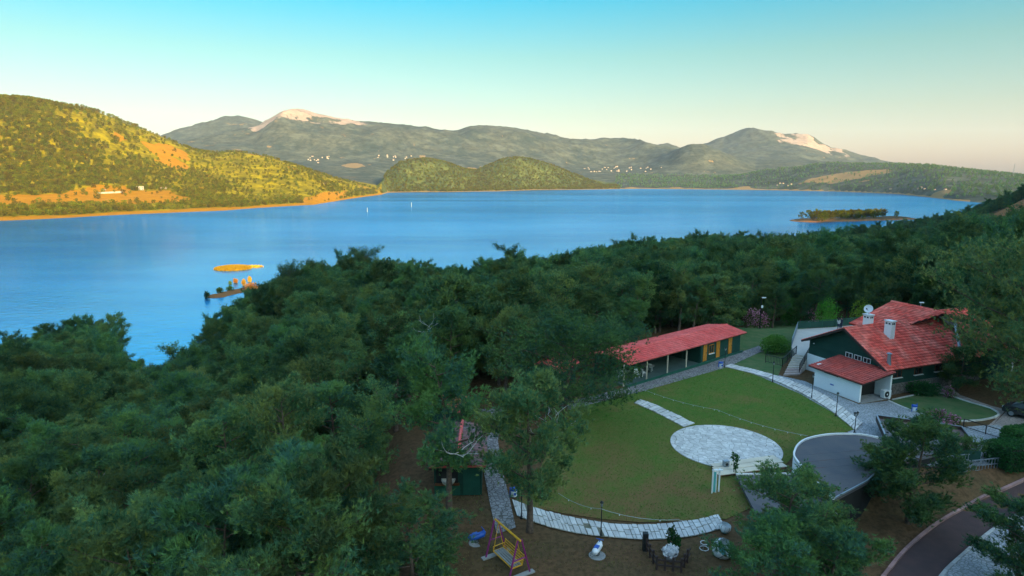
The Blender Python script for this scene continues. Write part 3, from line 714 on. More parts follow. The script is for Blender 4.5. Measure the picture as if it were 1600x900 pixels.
# everything farther off: one mass, with single trees drawn at points
def joined(name, pair):
    bm = bmesh.new(); bm.from_mesh(pair[1]); nf = len(bm.faces)
    bm.from_mesh(pair[0]); bm.faces.ensure_lookup_table()
    for f in bm.faces[nf:]: f.material_index = 1
    me = bpy.data.meshes.new(name); bm.to_mesh(me); bm.free()
    me.materials.clear(); me.materials.append(pair[1].materials[0]); me.materials.append(M_BARK)
    return me
def tree_kit(name, pairs):
    c = bpy.data.collections.new(name)
    for i, p in enumerate(pairs): c.objects.link(bpy.data.objects.new(f'{name}_{i}', joined(name, p)))
    return c
def scatter_object(name, pts, scales, kit, label=None, seed=0):
    """points -> instances of the shapes in a kit, one object of kind stuff"""
    me = bpy.data.meshes.new(name)
    me.vertices.add(len(pts)); me.vertices.foreach_set('co', np.asarray(pts, np.float32).ravel())
    a = me.attributes.new('size', 'FLOAT', 'POINT'); a.data.foreach_set('value', np.asarray(scales, np.float32))
    o = link(name, me); tag(o, kind='stuff')
    if label: o['label'] = label
    ng = bpy.data.node_groups.new(name, 'GeometryNodeTree')
    ng.interface.new_socket('Geometry', in_out='INPUT', socket_type='NodeSocketGeometry')
    ng.interface.new_socket('Geometry', in_out='OUTPUT', socket_type='NodeSocketGeometry')
    gi, go = ng.nodes.new('NodeGroupInput'), ng.nodes.new('NodeGroupOutput')
    ci = ng.nodes.new('GeometryNodeCollectionInfo'); ci.inputs['Collection'].default_value = kit
    ci.inputs['Separate Children'].default_value = True; ci.inputs['Reset Children'].default_value = True
    ip = ng.nodes.new('GeometryNodeInstanceOnPoints'); ip.inputs['Pick Instance'].default_value = True
    rv = ng.nodes.new('FunctionNodeRandomValue'); rv.data_type = 'FLOAT_VECTOR'
    rv.inputs[0].default_value = (-.05, -.05, 0); rv.inputs[1].default_value = (.05, .05, 6.283); rv.inputs['Seed'].default_value = seed
    na = ng.nodes.new('GeometryNodeInputNamedAttribute'); na.data_type = 'FLOAT'; na.inputs[0].default_value = 'size'
    L = ng.links
    L.new(gi.outputs[0], ip.inputs['Points']); L.new(ci.outputs[0], ip.inputs['Instance'])
    L.new(rv.outputs[0], ip.inputs['Rotation']); L.new(na.outputs[0], ip.inputs['Scale']); L.new(ip.outputs[0], go.inputs[0])
    md = o.modifiers.new('scatter', 'NODES'); md.node_group = ng
    return o
KIT_NEAR = tree_kit('pine_shape', PINES)
rest = trees[NEAR_N:]
scatter_object('pine_forest', [(t[1], t[2], t[3] - .1) for t in rest], [t[4] / 9.6 * rng.uniform(.95, 1.2) for t in rest], KIT_NEAR, 'dense pine forest running down to the lake', 1)
far_pairs = [make_pine(100 + i, 8, 2.7, .12, ['round', 'wild', 'cone'][i % 3], per=4, blades=3, limbs=10, length=1.1, width=.3, mat=M_PINE, sec=3) for i in range(4)]
KIT_FAR = tree_kit('far_pine_shape', far_pairs)
dry_pairs = [make_pine(120 + i, 7, 3.0, .06, 'round', per=4, blades=3, limbs=10, length=1.2, width=.34, mat=M_DRYPINE, sec=3) for i in range(4)]
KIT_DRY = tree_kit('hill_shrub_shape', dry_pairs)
def polar_scatter(n, px0, px1, r0, r1, seed, accept):
    g = np.random.default_rng(seed)
    az = g.uniform(az_of(px0), az_of(px1), n); r = np.sqrt(g.uniform(r0 * r0, r1 * r1, n))
    X, Y = r * np.sin(az), r * np.cos(az); Z = height(X, Y)
    px = 800 + FPX * np.tan(az) * CT
    ok = (Z > LAKE + 1.0) & (g.random(n) < accept(X, Y, Z, px, r))
    return np.stack([X, Y, Z - .3], 1)[ok], g.uniform(.55, 1.15, ok.sum()), px[ok], r[ok]
def acc_left(X, Y, Z, px, r):
    soil = soil_mask(X, Y, Z)
    wood = sstep(-.15, .25, fbm(X, Y, 110, 4, 71) + .5 * sstep(210, 60, px) - .25 * sstep(60, 200, px) * sstep(1600, 1800, r))
    q = r / np.interp(np.arctan2(X, Y), LAYERS[0][0], LAYERS[0][1])
    belt = sstep(1.10, 1.06, q)
    return np.clip(wood * .9 + belt * .5 + .16, 0, 1) * (1 - .93 * sstep(.25, .6, soil) * (q < 1.35) - .7 * sstep(.25, .6, soil) * (q >= 1.35)) * (Z > LAKE + 2.2)
pts, sc, px_, r_ = polar_scatter(30000, -60, 604, 1080, 2200, 5, acc_left)
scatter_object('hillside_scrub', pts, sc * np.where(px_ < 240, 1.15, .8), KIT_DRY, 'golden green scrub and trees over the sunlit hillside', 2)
pts, sc, px_, r_ = polar_scatter(15000, 601, 968, 2330, 3100, 6, lambda X, Y, Z, px, r: .75 - .35 * sstep(20, 60, Z))
scatter_object('round_hill_trees', pts, sc, KIT_DRY, 'trees covering the two rounded hills across the lake', 3)
pts, sc, px_, r_ = polar_scatter(16000, 960, 1640, 1900, 3900, 7, lambda X, Y, Z, px, r: np.clip(.65 - .5 * sstep(.2, .5, soil_mask(X, Y, Z)) - .35 * (fbm(X, Y, 150, 3, 72) > .1), 0, 1))
scatter_object('far_shore_trees', pts, sc * 1.1, KIT_FAR, 'trees along the far shore and its low ridge', 4)
# ------------------------------------------------------------------ lawn, paths and paving
def G(px, py, dz=0.0):                                    # where that sight line meets the ground
    z = 0.0
    for _ in range(8):
        p = P(px, py, z); h_ = hz(p.x, p.y)
        if abs(h_ - z) < .005: break
        z = .4 * z + .6 * h_
    p.z = z + dz
    return p
M_LAWN, nt, b = new_mat('lawn_grass')
geo = N(nt, 'ShaderNodeNewGeometry'); pos = geo.outputs['Position']
c_ = ramp(nt, noise_tex(nt, 0.22, 4, .6, vec=pos), [(0.33, (0.16, 0.135, 0.040)), (0.45, (0.088, 0.145, 0.026)), (0.58, (0.060, 0.145, 0.022)), (0.72, (0.12, 0.145, 0.032))])
c_ = mix(nt, ramp(nt, noise_tex(nt, 2.2, 5, .7, vec=pos), [(0.42, (0, 0, 0)), (0.64, (.55,) * 3)]), c_, (0.15, 0.14, 0.045))
sx = N(nt, 'ShaderNodeSeparateXYZ'); nt.links.new(pos, sx.inputs[0])
dry = N(nt, 'ShaderNodeMapRange'); dry.inputs['To Max'].default_value = 1.5; dry.inputs['From Min'].default_value = 58; dry.inputs['From Max'].default_value = 40
nt.links.new(sx.outputs['Y'], dry.inputs['Value'])
dm = N(nt, 'ShaderNodeMath', operation='MULTIPLY'); nt.links.new(dry.outputs[0], dm.inputs[0]); nt.links.new(ramp(nt, noise_tex(nt, .3, 4, .7, vec=pos), [(.34, (.1,) * 3), (.62, (.8,) * 3)]), dm.inputs[1])
c_ = mix(nt, dm.outputs[0], c_, (0.175, 0.115, 0.045))
nt.links.new(c_, b.inputs['Base Color']); b.inputs['Roughness'].default_value = .95; b.inputs['Specular IOR Level'].default_value = .05
bp = N(nt, 'ShaderNodeBump'); bp.inputs['Strength'].default_value = .8; bp.inputs['Distance'].default_value = .06
nt.links.new(noise_tex(nt, 9, 3, .7, vec=pos), bp.inputs['Height']); nt.links.new(bp.outputs[0], b.inputs['Normal'])
M_LAWN2 = simple_mat('olive_green_turf', (0.045, 0.115, 0.032), (0.105, 0.135, 0.05), .9, .95, .6, 8)  # bank and island turf, two greens mixed by noise
M_SOIL = simple_mat('needle_litter', (0.165, 0.088, 0.044), (0.105, 0.078, 0.038), .35, .95, .7, 6)
def cobble_mat(name, c1, c2, joint, scale):
    m, nt, b = new_mat(name)
    geo = N(nt, 'ShaderNodeNewGeometry')
    v = N(nt, 'ShaderNodeTexVoronoi', feature='DISTANCE_TO_EDGE'); v.inputs['Scale'].default_value = scale; nt.links.new(geo.outputs['Position'], v.inputs['Vector'])
    v2 = N(nt, 'ShaderNodeTexVoronoi'); v2.inputs['Scale'].default_value = scale; nt.links.new(geo.outputs['Position'], v2.inputs['Vector'])
    sep = N(nt, 'ShaderNodeSeparateColor'); nt.links.new(v2.outputs['Color'], sep.inputs[0])
    c = ramp(nt, sep.outputs[0], [(0.0, c1), (1.0, c2)])
    c = mix(nt, ramp(nt, noise_tex(nt, .6, 4, .6, vec=geo.outputs['Position']), [(.35, (0, 0, 0)), (.7, (.45,) * 3)]), c, tuple(x * .6 for x in c1))
    c = mix(nt, ramp(nt, v.outputs['Distance'], [(0.03, (1, 1, 1)), (0.10, (0, 0, 0))]), c, joint)
    nt.links.new(c, b.inputs['Base Color']); b.inputs['Roughness'].default_value = .85
    bp = N(nt, 'ShaderNodeBump'); bp.inputs['Strength'].default_value = .7; bp.inputs['Distance'].default_value = .04
    nt.links.new(ramp(nt, v.outputs['Distance'], [(0.0, (0, 0, 0)), (0.14, (1, 1, 1))]), bp.inputs['Height']); nt.links.new(bp.outputs[0], b.inputs['Normal'])
    return m
M_COBBLE = cobble_mat('grey_cobbles', (0.24, 0.23, 0.23), (0.36, 0.34, 0.33), (0.10, 0.095, 0.08), 3.4)
M_SETTS = cobble_mat('pale_setts', (0.33, 0.35, 0.37), (0.44, 0.46, 0.48), (0.18, 0.20, 0.19), 4.2)
M_BRICKPATH = cobble_mat('pinkish_pavers', (0.34, 0.27, 0.24), (0.44, 0.35, 0.30), (0.2, 0.17, 0.15), 3.0)
M_FLAG = simple_mat('white_flagstone', (0.64, 0.62, 0.58), (0.50, 0.48, 0.45), 1.6, .85, .5, 9, tone=.15)
M_JOINT = simple_mat('path_bedding', (0.20, 0.18, 0.14), (0.12, 0.12, 0.07), 2.0, .95, .5)
M_ROAD = simple_mat('reddish_asphalt', (0.085, 0.050, 0.046), (0.065, 0.042, 0.040), 1.2, .9, .5, 30)
M_KERBPINK = simple_mat('pink_kerb_stone', (0.36, 0.20, 0.18), (0.28, 0.17, 0.15), 2.5, .85, .3, tone=.2)
M_KERB = simple_mat('grey_kerb_stone', (0.42, 0.42, 0.40), (0.32, 0.32, 0.31), 2.5, .85, .3, tone=.2)
M_KERBWHITE = simple_mat('white_kerb_stone', (0.62, 0.60, 0.55), (0.45, 0.44, 0.40), 2.5, .8, .3, tone=.2)

def resample(pts, step):
    pts = [Vector(p) for p in pts]; out = []
    for i in range(len(pts) - 1):
        p0, p1, p2, p3 = pts[max(i - 1, 0)], pts[i], pts[i + 1], pts[min(i + 2, len(pts) - 1)]
        n = max(1, int((p2 - p1).length / step))
        for k in range(n):
            t = k / n
            out.append(.5 * ((2 * p1) + (p2 - p0) * t + (2 * p0 - 5 * p1 + 4 * p2 - p3) * t * t + (3 * p1 - p0 - 3 * p2 + p3) * t ** 3))
    out.append(pts[-1]); return out
def sheet(name, poly, mat, dz, step=1.0, kind='structure'):
    """polygon draped on the ground"""
    bm = bmesh.new()
    vs_ = [bm.verts.new((p[0], p[1], 0)) for p in poly]
    bm.faces.new(vs_)
    xs = [p[0] for p in poly]; ys = [p[1] for p in poly]
    for ax, lo, hi in ((0, min(xs), max(xs)), (1, min(ys), max(ys))):
        q = lo + step
        while q < hi:
            co = Vector((q, 0, 0)) if ax == 0 else Vector((0, q, 0)); no = Vector((1, 0, 0)) if ax == 0 else Vector((0, 1, 0))
            bmesh.ops.bisect_plane(bm, geom=bm.verts[:] + bm.edges[:] + bm.faces[:], plane_co=co, plane_no=no); q += step
    bm.normal_update()
    if sum(f.normal.z * f.calc_area() for f in bm.faces) < 0: bmesh.ops.reverse_faces(bm, faces=bm.faces[:])
    X = np.array([v.co.x for v in bm.verts]); Y = np.array([v.co.y for v in bm.verts]); Z = height(X, Y)
    for v, z in zip(bm.verts, Z): v.co.z = z + dz
    me = bpy.data.meshes.new(name); bm.to_mesh(me); bm.free(); me.materials.append(mat)
    o = link(name, me); tag(o, kind=kind); return o
def gp(*pxs): return [G(x, y).to_2d() for x, y in pxs]
def smooth_poly(pts, step=.7):
    q = [Vector((p[0], p[1], 0)) for p in pts]; return [(p.x, p.y) for p in resample(q, step)]
# the lawn
PLAZA = Vector((17.55, 49.6)); PLAZA_R = 4.35
lawn_px = [(803, 792), (826, 768), (852, 715), (872, 660), (884, 636), (905, 629), (940, 622), (1003, 607), (1070, 589), (1136, 572), (1190, 590), (1250, 616), (1300, 645), (1335, 672), (1300, 682), (1262, 682), (1246, 694), (1238, 715), (1215, 742), (1180, 760), (1172, 795), (1135, 812), (1060, 815), (1000, 817), (940, 812), (880, 803), (840, 795)]
lawn = sheet('lawn', gp(*lawn_px), M_LAWN, .055)
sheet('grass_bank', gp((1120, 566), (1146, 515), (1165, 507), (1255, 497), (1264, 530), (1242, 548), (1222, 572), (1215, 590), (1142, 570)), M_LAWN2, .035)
# cobbled walks
def walk(name, left, right, mat, dz):
    a, b = gp(*left), gp(*right); return sheet(name, list(a) + list(b)[::-1], mat, dz)
walk('cobbled_path', [(748, 640), (750, 700), (757, 745), (768, 800), (776, 836)], [(786, 640), (778, 690), (785, 735), (796, 780), (806, 826)], M_COBBLE, .075)
walk('cobbled_path', [(875, 632), (925, 620), (1000, 601), (1100, 571), (1186, 541)], [(880, 644), (930, 631), (1008, 611), (1135, 575), (1194, 548)], M_COBBLE, .075)
walk('stone_forecourt', [(1175, 577), (1222, 588), (1258, 596), (1300, 615), (1342, 632), (1392, 626), (1415, 640), (1500, 668), (1560, 664), (1600, 690)], [(1165, 582), (1220, 606), (1260, 622), (1300, 648), (1338, 690), (1350, 720), (1400, 720), (1480, 735), (1530, 728), (1600, 716)], M_SETTS, .03)
sheet('stone_drive', gp((1548, 668), (1572, 640), (1548, 634), (1500, 617), (1478, 598), (1460, 596), (1448, 604), (1478, 622), (1530, 640), (1556, 655), (1545, 664), (1500, 668), (1540, 676), (1600, 690), (1600, 650), (1575, 640)), M_BRICKPATH, .013)
# flagstone paths: every slab its own piece on a bed
def flag_path(name, left, right, rows, across, seed, jitter=.06, dz=.08):
    rnd = random.Random(seed)
    A = resample([G(*p) for p in left], .25); B = resample([G(*p) for p in right], .25)
    def at(L, t):
        f = t * (len(L) - 1); i = min(int(f), len(L) - 2); return L[i].lerp(L[i + 1], f - i)
    poly = [p.to_2d() for p in A] + [p.to_2d() for p in B[::-1]]
    bed = sheet(name, poly, M_JOINT, dz)
    cuts = [0.0]
    for i in range(rows): cuts.append(cuts[-1] + rnd.uniform(.6, 1.4))
    cuts = [c / cuts[-1] for c in cuts]
    for i in range(rows):
        n = rnd.choice(across); sp = [0.0] + sorted(min(.85, max(.15, (k + 1) / n + rnd.uniform(-.12, .12))) for k in range(n - 1)) + [1.0]
        for k in range(n):
            if rnd.random() < .008: continue
            g = .012
            def q(t, s, jt=jitter):
                p = at(A, min(1, max(0, t))).lerp(at(B, min(1, max(0, t))), s)
                return p
            t0, t1, s0, s1 = cuts[i], cuts[i + 1], sp[k], sp[k + 1]
            dt = (t1 - t0); ds = (s1 - s0)
            j = lambda m: rnd.uniform(.02, .12) * m
            c = [q(t0 + j(dt), s0 + j(ds) * .7), q(t0 + j(dt), s1 - j(ds) * .7), q(t1 - j(dt), s1 - j(ds) * .7), q(t1 - j(dt), s0 + j(ds) * .7)]
            if rnd.random() < .3: c.insert(1, q(t0 + j(dt) * .4, (s0 + s1) / 2))
            hh = rnd.uniform(.035, .06); mb = MB()
            cc = [(p.x, p.y) for p in c]
            ar = sum(cc[a][0] * cc[(a + 1) % len(cc)][1] - cc[(a + 1) % len(cc)][0] * cc[a][1] for a in range(len(cc)))
            if ar < 0: cc = cc[::-1]
            z = c[0].z + dz
            mb.prism(cc, z - .01, [z + hh + rnd.uniform(-.008, .008) for _ in cc])
            tn = rnd.random(); mb.c = [tn] * len(mb.f)
            mb.obj('flagstone', M_FLAG, bed)
    return bed
flag_path('flagstone_path', [(800, 782), (850, 799), (900, 811), (960, 820), (1020, 821), (1080, 815), (1122, 806)], [(808, 808), (850, 823), (900, 835), (960, 842), (1020, 845), (1080, 840), (1134, 826)], 44, (2, 2, 3), 4)
flag_path('flagstone_path', [(1000, 625), (1030, 636), (1086, 663)], [(990, 631), (1024, 646), (1068, 669)], 16, (1, 2), 6)
flag_path('flagstone_path', [(1142, 570), (1200, 584), (1250, 601), (1295, 622), (1348, 662)], [(1132, 574), (1196, 591), (1244, 612), (1290, 638), (1336, 674)], 44, (1, 2), 7)
# round stone dance floor
bed = MB(); bed.lathe([(PLAZA_R, 0.0), (PLAZA_R, .06), (PLAZA_R - .02, .065)], 64, (PLAZA.x, PLAZA.y, .03))
plaza = bed.obj('round_terrace', M_JOINT); tag(plaza, kind='structure')
mb = MB(); rnd = random.Random(12); seeds = []
while len(seeds) < 330:                                    # crazy paving: cells around scattered seeds
    x, y = rnd.uniform(-4.5, 4.5), rnd.uniform(-4.5, 4.5)
    if math.hypot(x, y) < PLAZA_R and all((x - a) ** 2 + ((y - b) * 1.35) ** 2 > .085 for a, b in seeds[-400:]): seeds.append((x, y))
for i, (sx_, sy_) in enumerate(seeds):
    cell = [(sx_ + .9 * math.cos(k * math.pi / 6), sy_ + .9 * math.sin(k * math.pi / 6)) for k in range(12)]
    for j, (tx, ty) in enumerate(seeds):
        if i == j or (tx - sx_) ** 2 + (ty - sy_) ** 2 > 2.6: continue
        mx, my, nx, ny = (sx_ + tx) / 2, (sy_ + ty) / 2, tx - sx_, ty - sy_; out = []
        for a, b in zip(cell, cell[1:] + cell[:1]):
            da, db = (a[0] - mx) * nx + (a[1] - my) * ny, (b[0] - mx) * nx + (b[1] - my) * ny
            if da <= 0: out.append(a)
            if da * db < 0: t = da / (da - db); out.append((a[0] + (b[0] - a[0]) * t, a[1] + (b[1] - a[1]) * t))
        cell = out
        if len(cell) < 3: break
    if len(cell) < 3: continue
    cx, cy = sum(p[0] for p in cell) / len(cell), sum(p[1] for p in cell) / len(cell); ply = []
    for x, y in cell:
        x, y = cx + (x - cx) * .94, cy + (y - cy) * .94; r_ = math.hypot(x, y)
        if r_ > PLAZA_R + .04: x, y = x * (PLAZA_R + .04) / r_, y * (PLAZA_R + .04) / r_
        ply.append((PLAZA.x + x, PLAZA.y + y))
    nb = len(mb.f); mb.prism(ply, .07, [.115 + rnd.uniform(-.008, .01) for _ in ply]); mb.c += [rnd.random()] * (len(mb.f) - nb)
tag(mb.obj('paving_stones', M_FLAG, plaza), kind='stuff')
# road with kerbs on the lower right
ROAD_L = [(1372, 915), (1384, 897), (1420, 855), (1470, 815), (1520, 786), (1560, 768), (1625, 740)]
ROAD_R = [(1462, 915), (1478, 893), (1512, 862), (1555, 827), (1590, 806), (1625, 790), (1660, 775)]
walk('road', ROAD_L, ROAD_R, M_ROAD, .012)
walk('pavement', ROAD_R, [(1560, 930), (1590, 915), (1620, 890), (1650, 860), (1680, 835), (1700, 815), (1720, 800)], M_SETTS, .10)
def kerb(name, pxs, mat, w=.16, h=.13, ln=.8, seed=1, closed=False):
    rnd = random.Random(seed); base = empty(name, (0, 0, 0)); tag(base, kind='structure')
    L = resample([G(*p) for p in pxs], .2); acc = [L[0]]
    for p in L[1:]:
        if (p - acc[-1]).length >= ln: acc.append(p)
    for a, b in zip(acc[:-1], acc[1:]):
        mb = MB(); d = (b - a).normalized() * .012
        za, zb = hz(a.x, a.y), hz(b.x, b.y)
        mb.bar(Vector((a.x, a.y, za + h / 2 - .02)) + d, Vector((b.x, b.y, zb + h / 2 - .02)) - d, w * rnd.uniform(.92, 1.05), h + .04)
        mb.c = [rnd.random()] * len(mb.f); mb.obj('kerbstone', mat, base)
    return base
kerb('kerb', ROAD_L, M_KERBPINK, .2, .14, .9, 2)
kerb('kerb', ROAD_R, M_KERB, .2, .15, .9, 3)
# turf island with a white kerb in the forecourt
ISLAND_PX = [(1388, 627), (1410, 637), (1440, 648), (1470, 657), (1500, 659), (1535, 657), (1556, 652), (1560, 647), (1548, 639), (1510, 628), (1478, 617), (1455, 614), (1425, 619), (1388, 627)]
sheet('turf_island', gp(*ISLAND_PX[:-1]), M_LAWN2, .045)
kerb('kerb', ISLAND_PX, M_KERBWHITE, .16, .13, .75, 5)

# blades of grass on the lawn and wisps of dry grass on the bare ground
def grass(name, poly, n, mat, seed, ln, z0, label):
    g = np.random.default_rng(seed); xs = [p[0] for p in poly]; ys = [p[1] for p in poly]; pos = []
    while len(pos) < n:
        x, y = g.uniform(min(xs), max(xs)), g.uniform(min(ys), max(ys))
        if in_poly(x, y, poly) and math.hypot(x - PLAZA.x, y - PLAZA.y) > PLAZA_R + .15: pos.append((x, y, z0))
    pos = np.array(pos); pos[:, 2] += height(pos[:, 0], pos[:, 1]); v, tn = tufts(pos, np.tile(np.array([[0, 0, 1.0]]), (n, 1)), g, 4, ln, .016, .7)
    tag(link(name, tri_mesh(name, v, tn, mat)), label, kind='stuff')
grass('grass', gp(*lawn_px), 16000, M_GRASS, 3, .09, .05, 'short grass of the lawn')
grass('dry_grass', gp((700, 900), (690, 800), (700, 770), (760, 760), (790, 840), (900, 850), (1100, 850), (1110, 900)), 1300, M_STRAW, 4, .10, .0, 'wisps of dry grass on the bare clearing')
# ------------------------------------------------------------------ building materials
M_TILE = simple_mat('red_roof_tile', (0.68, 0.095, 0.065), (0.76, 0.23, 0.17), .55, .8, .25, 6, lo=.42, hi=.72, tone=.28)
M_TILE_PINK = simple_mat('pavilion_roof_tile', (0.70, 0.10, 0.085), (0.74, 0.15, 0.13), .5, .75, .2, 6, tone=.14)
M_TILE_DARK = simple_mat('annex_roof_tile', (0.50, 0.08, 0.06), (0.42, 0.10, 0.085), .7, .8, .2, 6, tone=.2)
M_TILE_OLD = simple_mat('weathered_roof_tile', (0.24, 0.11, 0.095), (0.14, 0.11, 0.11), .8, .9, .3, 5, tone=.35)
M_FASCIA = simple_mat('dark_fascia', (0.065, 0.040, 0.034), (0.050, 0.034, 0.03), 2, .7)
M_GREEN = simple_mat('dark_green_paint', (0.012, 0.055, 0.042), (0.018, 0.066, 0.048), 1.2, .7, .1)
M_GREEN2 = simple_mat('green_metal', (0.020, 0.110, 0.075), (0.016, 0.085, 0.060), 1.5, .55)
M_DECK = simple_mat('green_deck', (0.085, 0.135, 0.125), (0.065, 0.105, 0.10), 1.2, .6)
M_WHITE = simple_mat('white_render', (0.88, 0.88, 0.87), (0.82, 0.83, 0.83), .6, .8, .1, 12)
M_TRIM = simple_mat('white_paint', (0.78, 0.78, 0.76), (0.68, 0.68, 0.66), 2, .6)
M_BEIGE = simple_mat('beige_terrace_tile', (0.50, 0.46, 0.40), (0.44, 0.41, 0.36), .7, .8, .1)
M_STEP = simple_mat('pinkish_step_stone', (0.46, 0.38, 0.35), (0.38, 0.31, 0.29), 1.2, .8)
M_GLASS = simple_mat('dark_window_glass', (0.022, 0.028, 0.030), (0.03, 0.038, 0.04), 2, .12, spec=.6)
M_DARK = simple_mat('painted_opening_dark', (0.018, 0.020, 0.020), (0.025, 0.025, 0.024), 1, .9)  # near-black paint standing for the shade inside openings
M_WOOD = simple_mat('varnished_orange_wood', (0.60, 0.245, 0.035), (0.45, 0.17, 0.022), 3, .5, .1)
M_BROWNWOOD = simple_mat('brown_wood', (0.16, 0.062, 0.024), (0.10, 0.042, 0.018), 3, .65)
M_PALEWOOD = simple_mat('pale_beige_board', (0.66, 0.58, 0.44), (0.58, 0.50, 0.38), 1.5, .7)
M_METAL = simple_mat('galvanised_metal', (0.34, 0.38, 0.42), (0.28, 0.32, 0.36), 3, .4, metal=.6)
M_BLACKIRON = simple_mat('black_iron', (0.015, 0.018, 0.018), (0.022, 0.024, 0.024), 4, .5)
M_GREYROOF = simple_mat('bitumen_felt', (0.085, 0.085, 0.095), (0.115, 0.105, 0.105), .7, .75, .2, 8)
M_GREYROOF2 = simple_mat('patched_felt', (0.115, 0.12, 0.13), (0.15, 0.085, 0.07), .45, .8, .2, 8, lo=.45, hi=.62)
M_STONE = cobble_mat('rubble_stone', (0.17, 0.145, 0.13), (0.27, 0.235, 0.21), (0.09, 0.085, 0.075), 2.4)
M_PLASTIC = simple_mat('white_plastic', (0.78, 0.80, 0.80), (0.72, 0.74, 0.75), 3, .35, spec=.5)
M_BLUE = simple_mat('blue_plastic', (0.015, 0.10, 0.46), (0.012, 0.075, 0.36), 3, .4, spec=.5)
M_TEAL = simple_mat('teal_tabletop', (0.10, 0.42, 0.42), (0.08, 0.36, 0.36), 2, .4)
M_GREYTOP = simple_mat('grey_tabletop', (0.26, 0.27, 0.26), (0.20, 0.21, 0.20), 2, .5)
M_PURPLE = simple_mat('purple_paint', (0.26, 0.025, 0.16), (0.21, 0.02, 0.13), 4, .45, spec=.5)
M_YELLOW = simple_mat('yellow_paint', (0.75, 0.40, 0.02), (0.62, 0.31, 0.015), 4, .45, spec=.5)
M_CONCRETE = simple_mat('concrete', (0.33, 0.33, 0.32), (0.25, 0.25, 0.24), 2, .9, .3)

def tiles(e0, e1, up, inside=None, tw=.27, th=.36, seed=0, lift=.06):
    """curved roof tiles laid in courses; e0->e1 along the eave, up = slope vector; inside(s, t) in metres"""
    rnd = random.Random(seed); mb = MB()
    e0, e1, up = Vector(e0), Vector(e1), Vector(up)
    L, S = (e1 - e0).length, up.length; a, u = (e1 - e0).normalized(), up.normalized(); n = a.cross(u).normalized()
    if n.z < 0: n = -n
    nc, nr = max(1, round(L / tw)), max(1, round(S / th)); tw, th = L / nc, S / nr
    for j in range(nr):
        for i in range(nc):
            s, t = (i + .5) * tw, (j + .5) * th
            if inside and not inside(s, t): continue
            dz = rnd.uniform(0, .008); pts = []
            for tt, hh in ((j * th - .03, lift + .03 + dz), ((j + 1) * th, lift * .25 + dz)):
                for ss, k in ((-.5, 0), (-.22, .05), (.22, .05), (.5, 0)):
                    pts.append(e0 + a * (s + ss * tw) + u * tt + n * (hh + k))
            pts += [e0 + a * (s - .5 * tw) + u * (j * th - .03), e0 + a * (s + .5 * tw) + u * (j * th - .03)]
            nb = len(mb.f)
            mb.add(pts, [(0, 1, 5, 4), (1, 2, 6, 5), (2, 3, 7, 6), (8, 9, 3, 2, 1, 0)])
            tn = rnd.random(); mb.c += [tn] * (len(mb.f) - nb)
    return mb
def ridge_tiles(a, b, rad=.13, seed=0, step=.38):
    rnd = random.Random(seed); mb = MB(); a, b = Vector(a), Vector(b); n = max(1, round((b - a).length / step)); d = (b - a) / n
    for i in range(n):
        nb = len(mb.f); mb.tube([a + d * i, a + d * (i + 1.04)], [rad * 1.05, rad * .92], 6); mb.c += [rnd.random()] * (len(mb.f) - nb)
    return mb
def slab_quad(mb, pts, th):                               # roof board under the tiles: quad pts thickened downwards
    p = [Vector(q) for q in pts]; m_ = len(p)
    n = (p[1] - p[0]).cross(p[2] - p[0]).normalized()
    if n.z < 0: p = p[::-1]; n = -n
    v = p + [q - Vector((0, 0, th)) for q in p]
    return mb.add(v, [tuple(range(m_)), tuple(range(2 * m_ - 1, m_ - 1, -1))] + [(i, m_ + i, m_ + (i + 1) % m_, (i + 1) % m_) for i in range(m_)])
def window(parent, c, w, h, axis, mat_frame=M_TRIM, sill=True, panes=2, out=1):
    """framed window; axis 'x' lies in the local x-z plane facing -y*out, 'y' in the y-z plane facing +x*out"""
    X = Vector((1, 0, 0)) if axis == 'x' else Vector((0, 1, 0)); Nn = Vector((0, -out, 0)) if axis == 'x' else Vector((out, 0, 0)); Z = Vector((0, 0, 1)); c = Vector(c)
    def bx(p, sx, sn, sz): return (p, (sx, sn, sz) if axis == 'x' else (sn, sx, sz))
    mb = MB(); mb.box(*bx(c + Nn * .01, w, .03, h)); g = mb.obj('window', M_GLASS, parent)
    fr = MB(); t = .06
    for s in (-1, 1):
        fr.box(*bx(c + X * s * (w / 2) + Nn * .03, t, .06, h + t)); fr.box(*bx(c + Z * s * (h / 2) + Nn * .031, w - t, .06, t))
    for k in range(1, panes): fr.box(*bx(c + X * (w * (k / panes - .5)) + Nn * .029, t * .7, .05, h - t))
    fr.obj('frame', mat_frame, g)
    if sill: s_ = MB(); s_.box(*bx(c - Z * (h / 2 + .07) + Nn * .09, w + .2, .2, .06)); s_.obj('sill', M_TRIM, g)
    return g

# ------------------------------------------------------------------ the red-roofed house
HU = Vector((.36, -.933, 0)).normalized(); HRZ = math.atan2(HU.y, HU.x)
house = empty('house', (35.2, 66.1, 0), HRZ, 'large house with red tiled roof, dark green gable and white annex', 'house')
HM = Matrix.Translation((35.2, 66.1, 0)) @ Matrix.Rotation(HRZ, 4, 'Z'); HI = HM.inverted()
def hp(px, py, z): return HI @ P(px, py, z)
XL, XR, ZR, ZL_, ZR_ = -5.5, 5.35, 6.0, 3.35, 2.85
DEP = 14.8
def zroof(x): return ZR + (ZL_ - ZR) * (x / XL) if x < 0 else ZR + (ZR_ - ZR) * (x / XR)
w = MB()
xa, xb = -4.9, 4.75
w.add([(xa, .6, 0), (xb, .6, 0), (xb, .6, zroof(xb) - .16), (0, .6, ZR - .16), (xa, .6, zroof(xa) - .16), (xa, .9, 0), (xb, .9, 0), (xb, .9, zroof(xb) - .16), (0, .9, ZR - .16), (xa, .9, zroof(xa) - .16)],
      [(0, 1, 2, 3, 4), (9, 8, 7, 6, 5), (0, 4, 9, 5), (1, 6, 7, 2)])
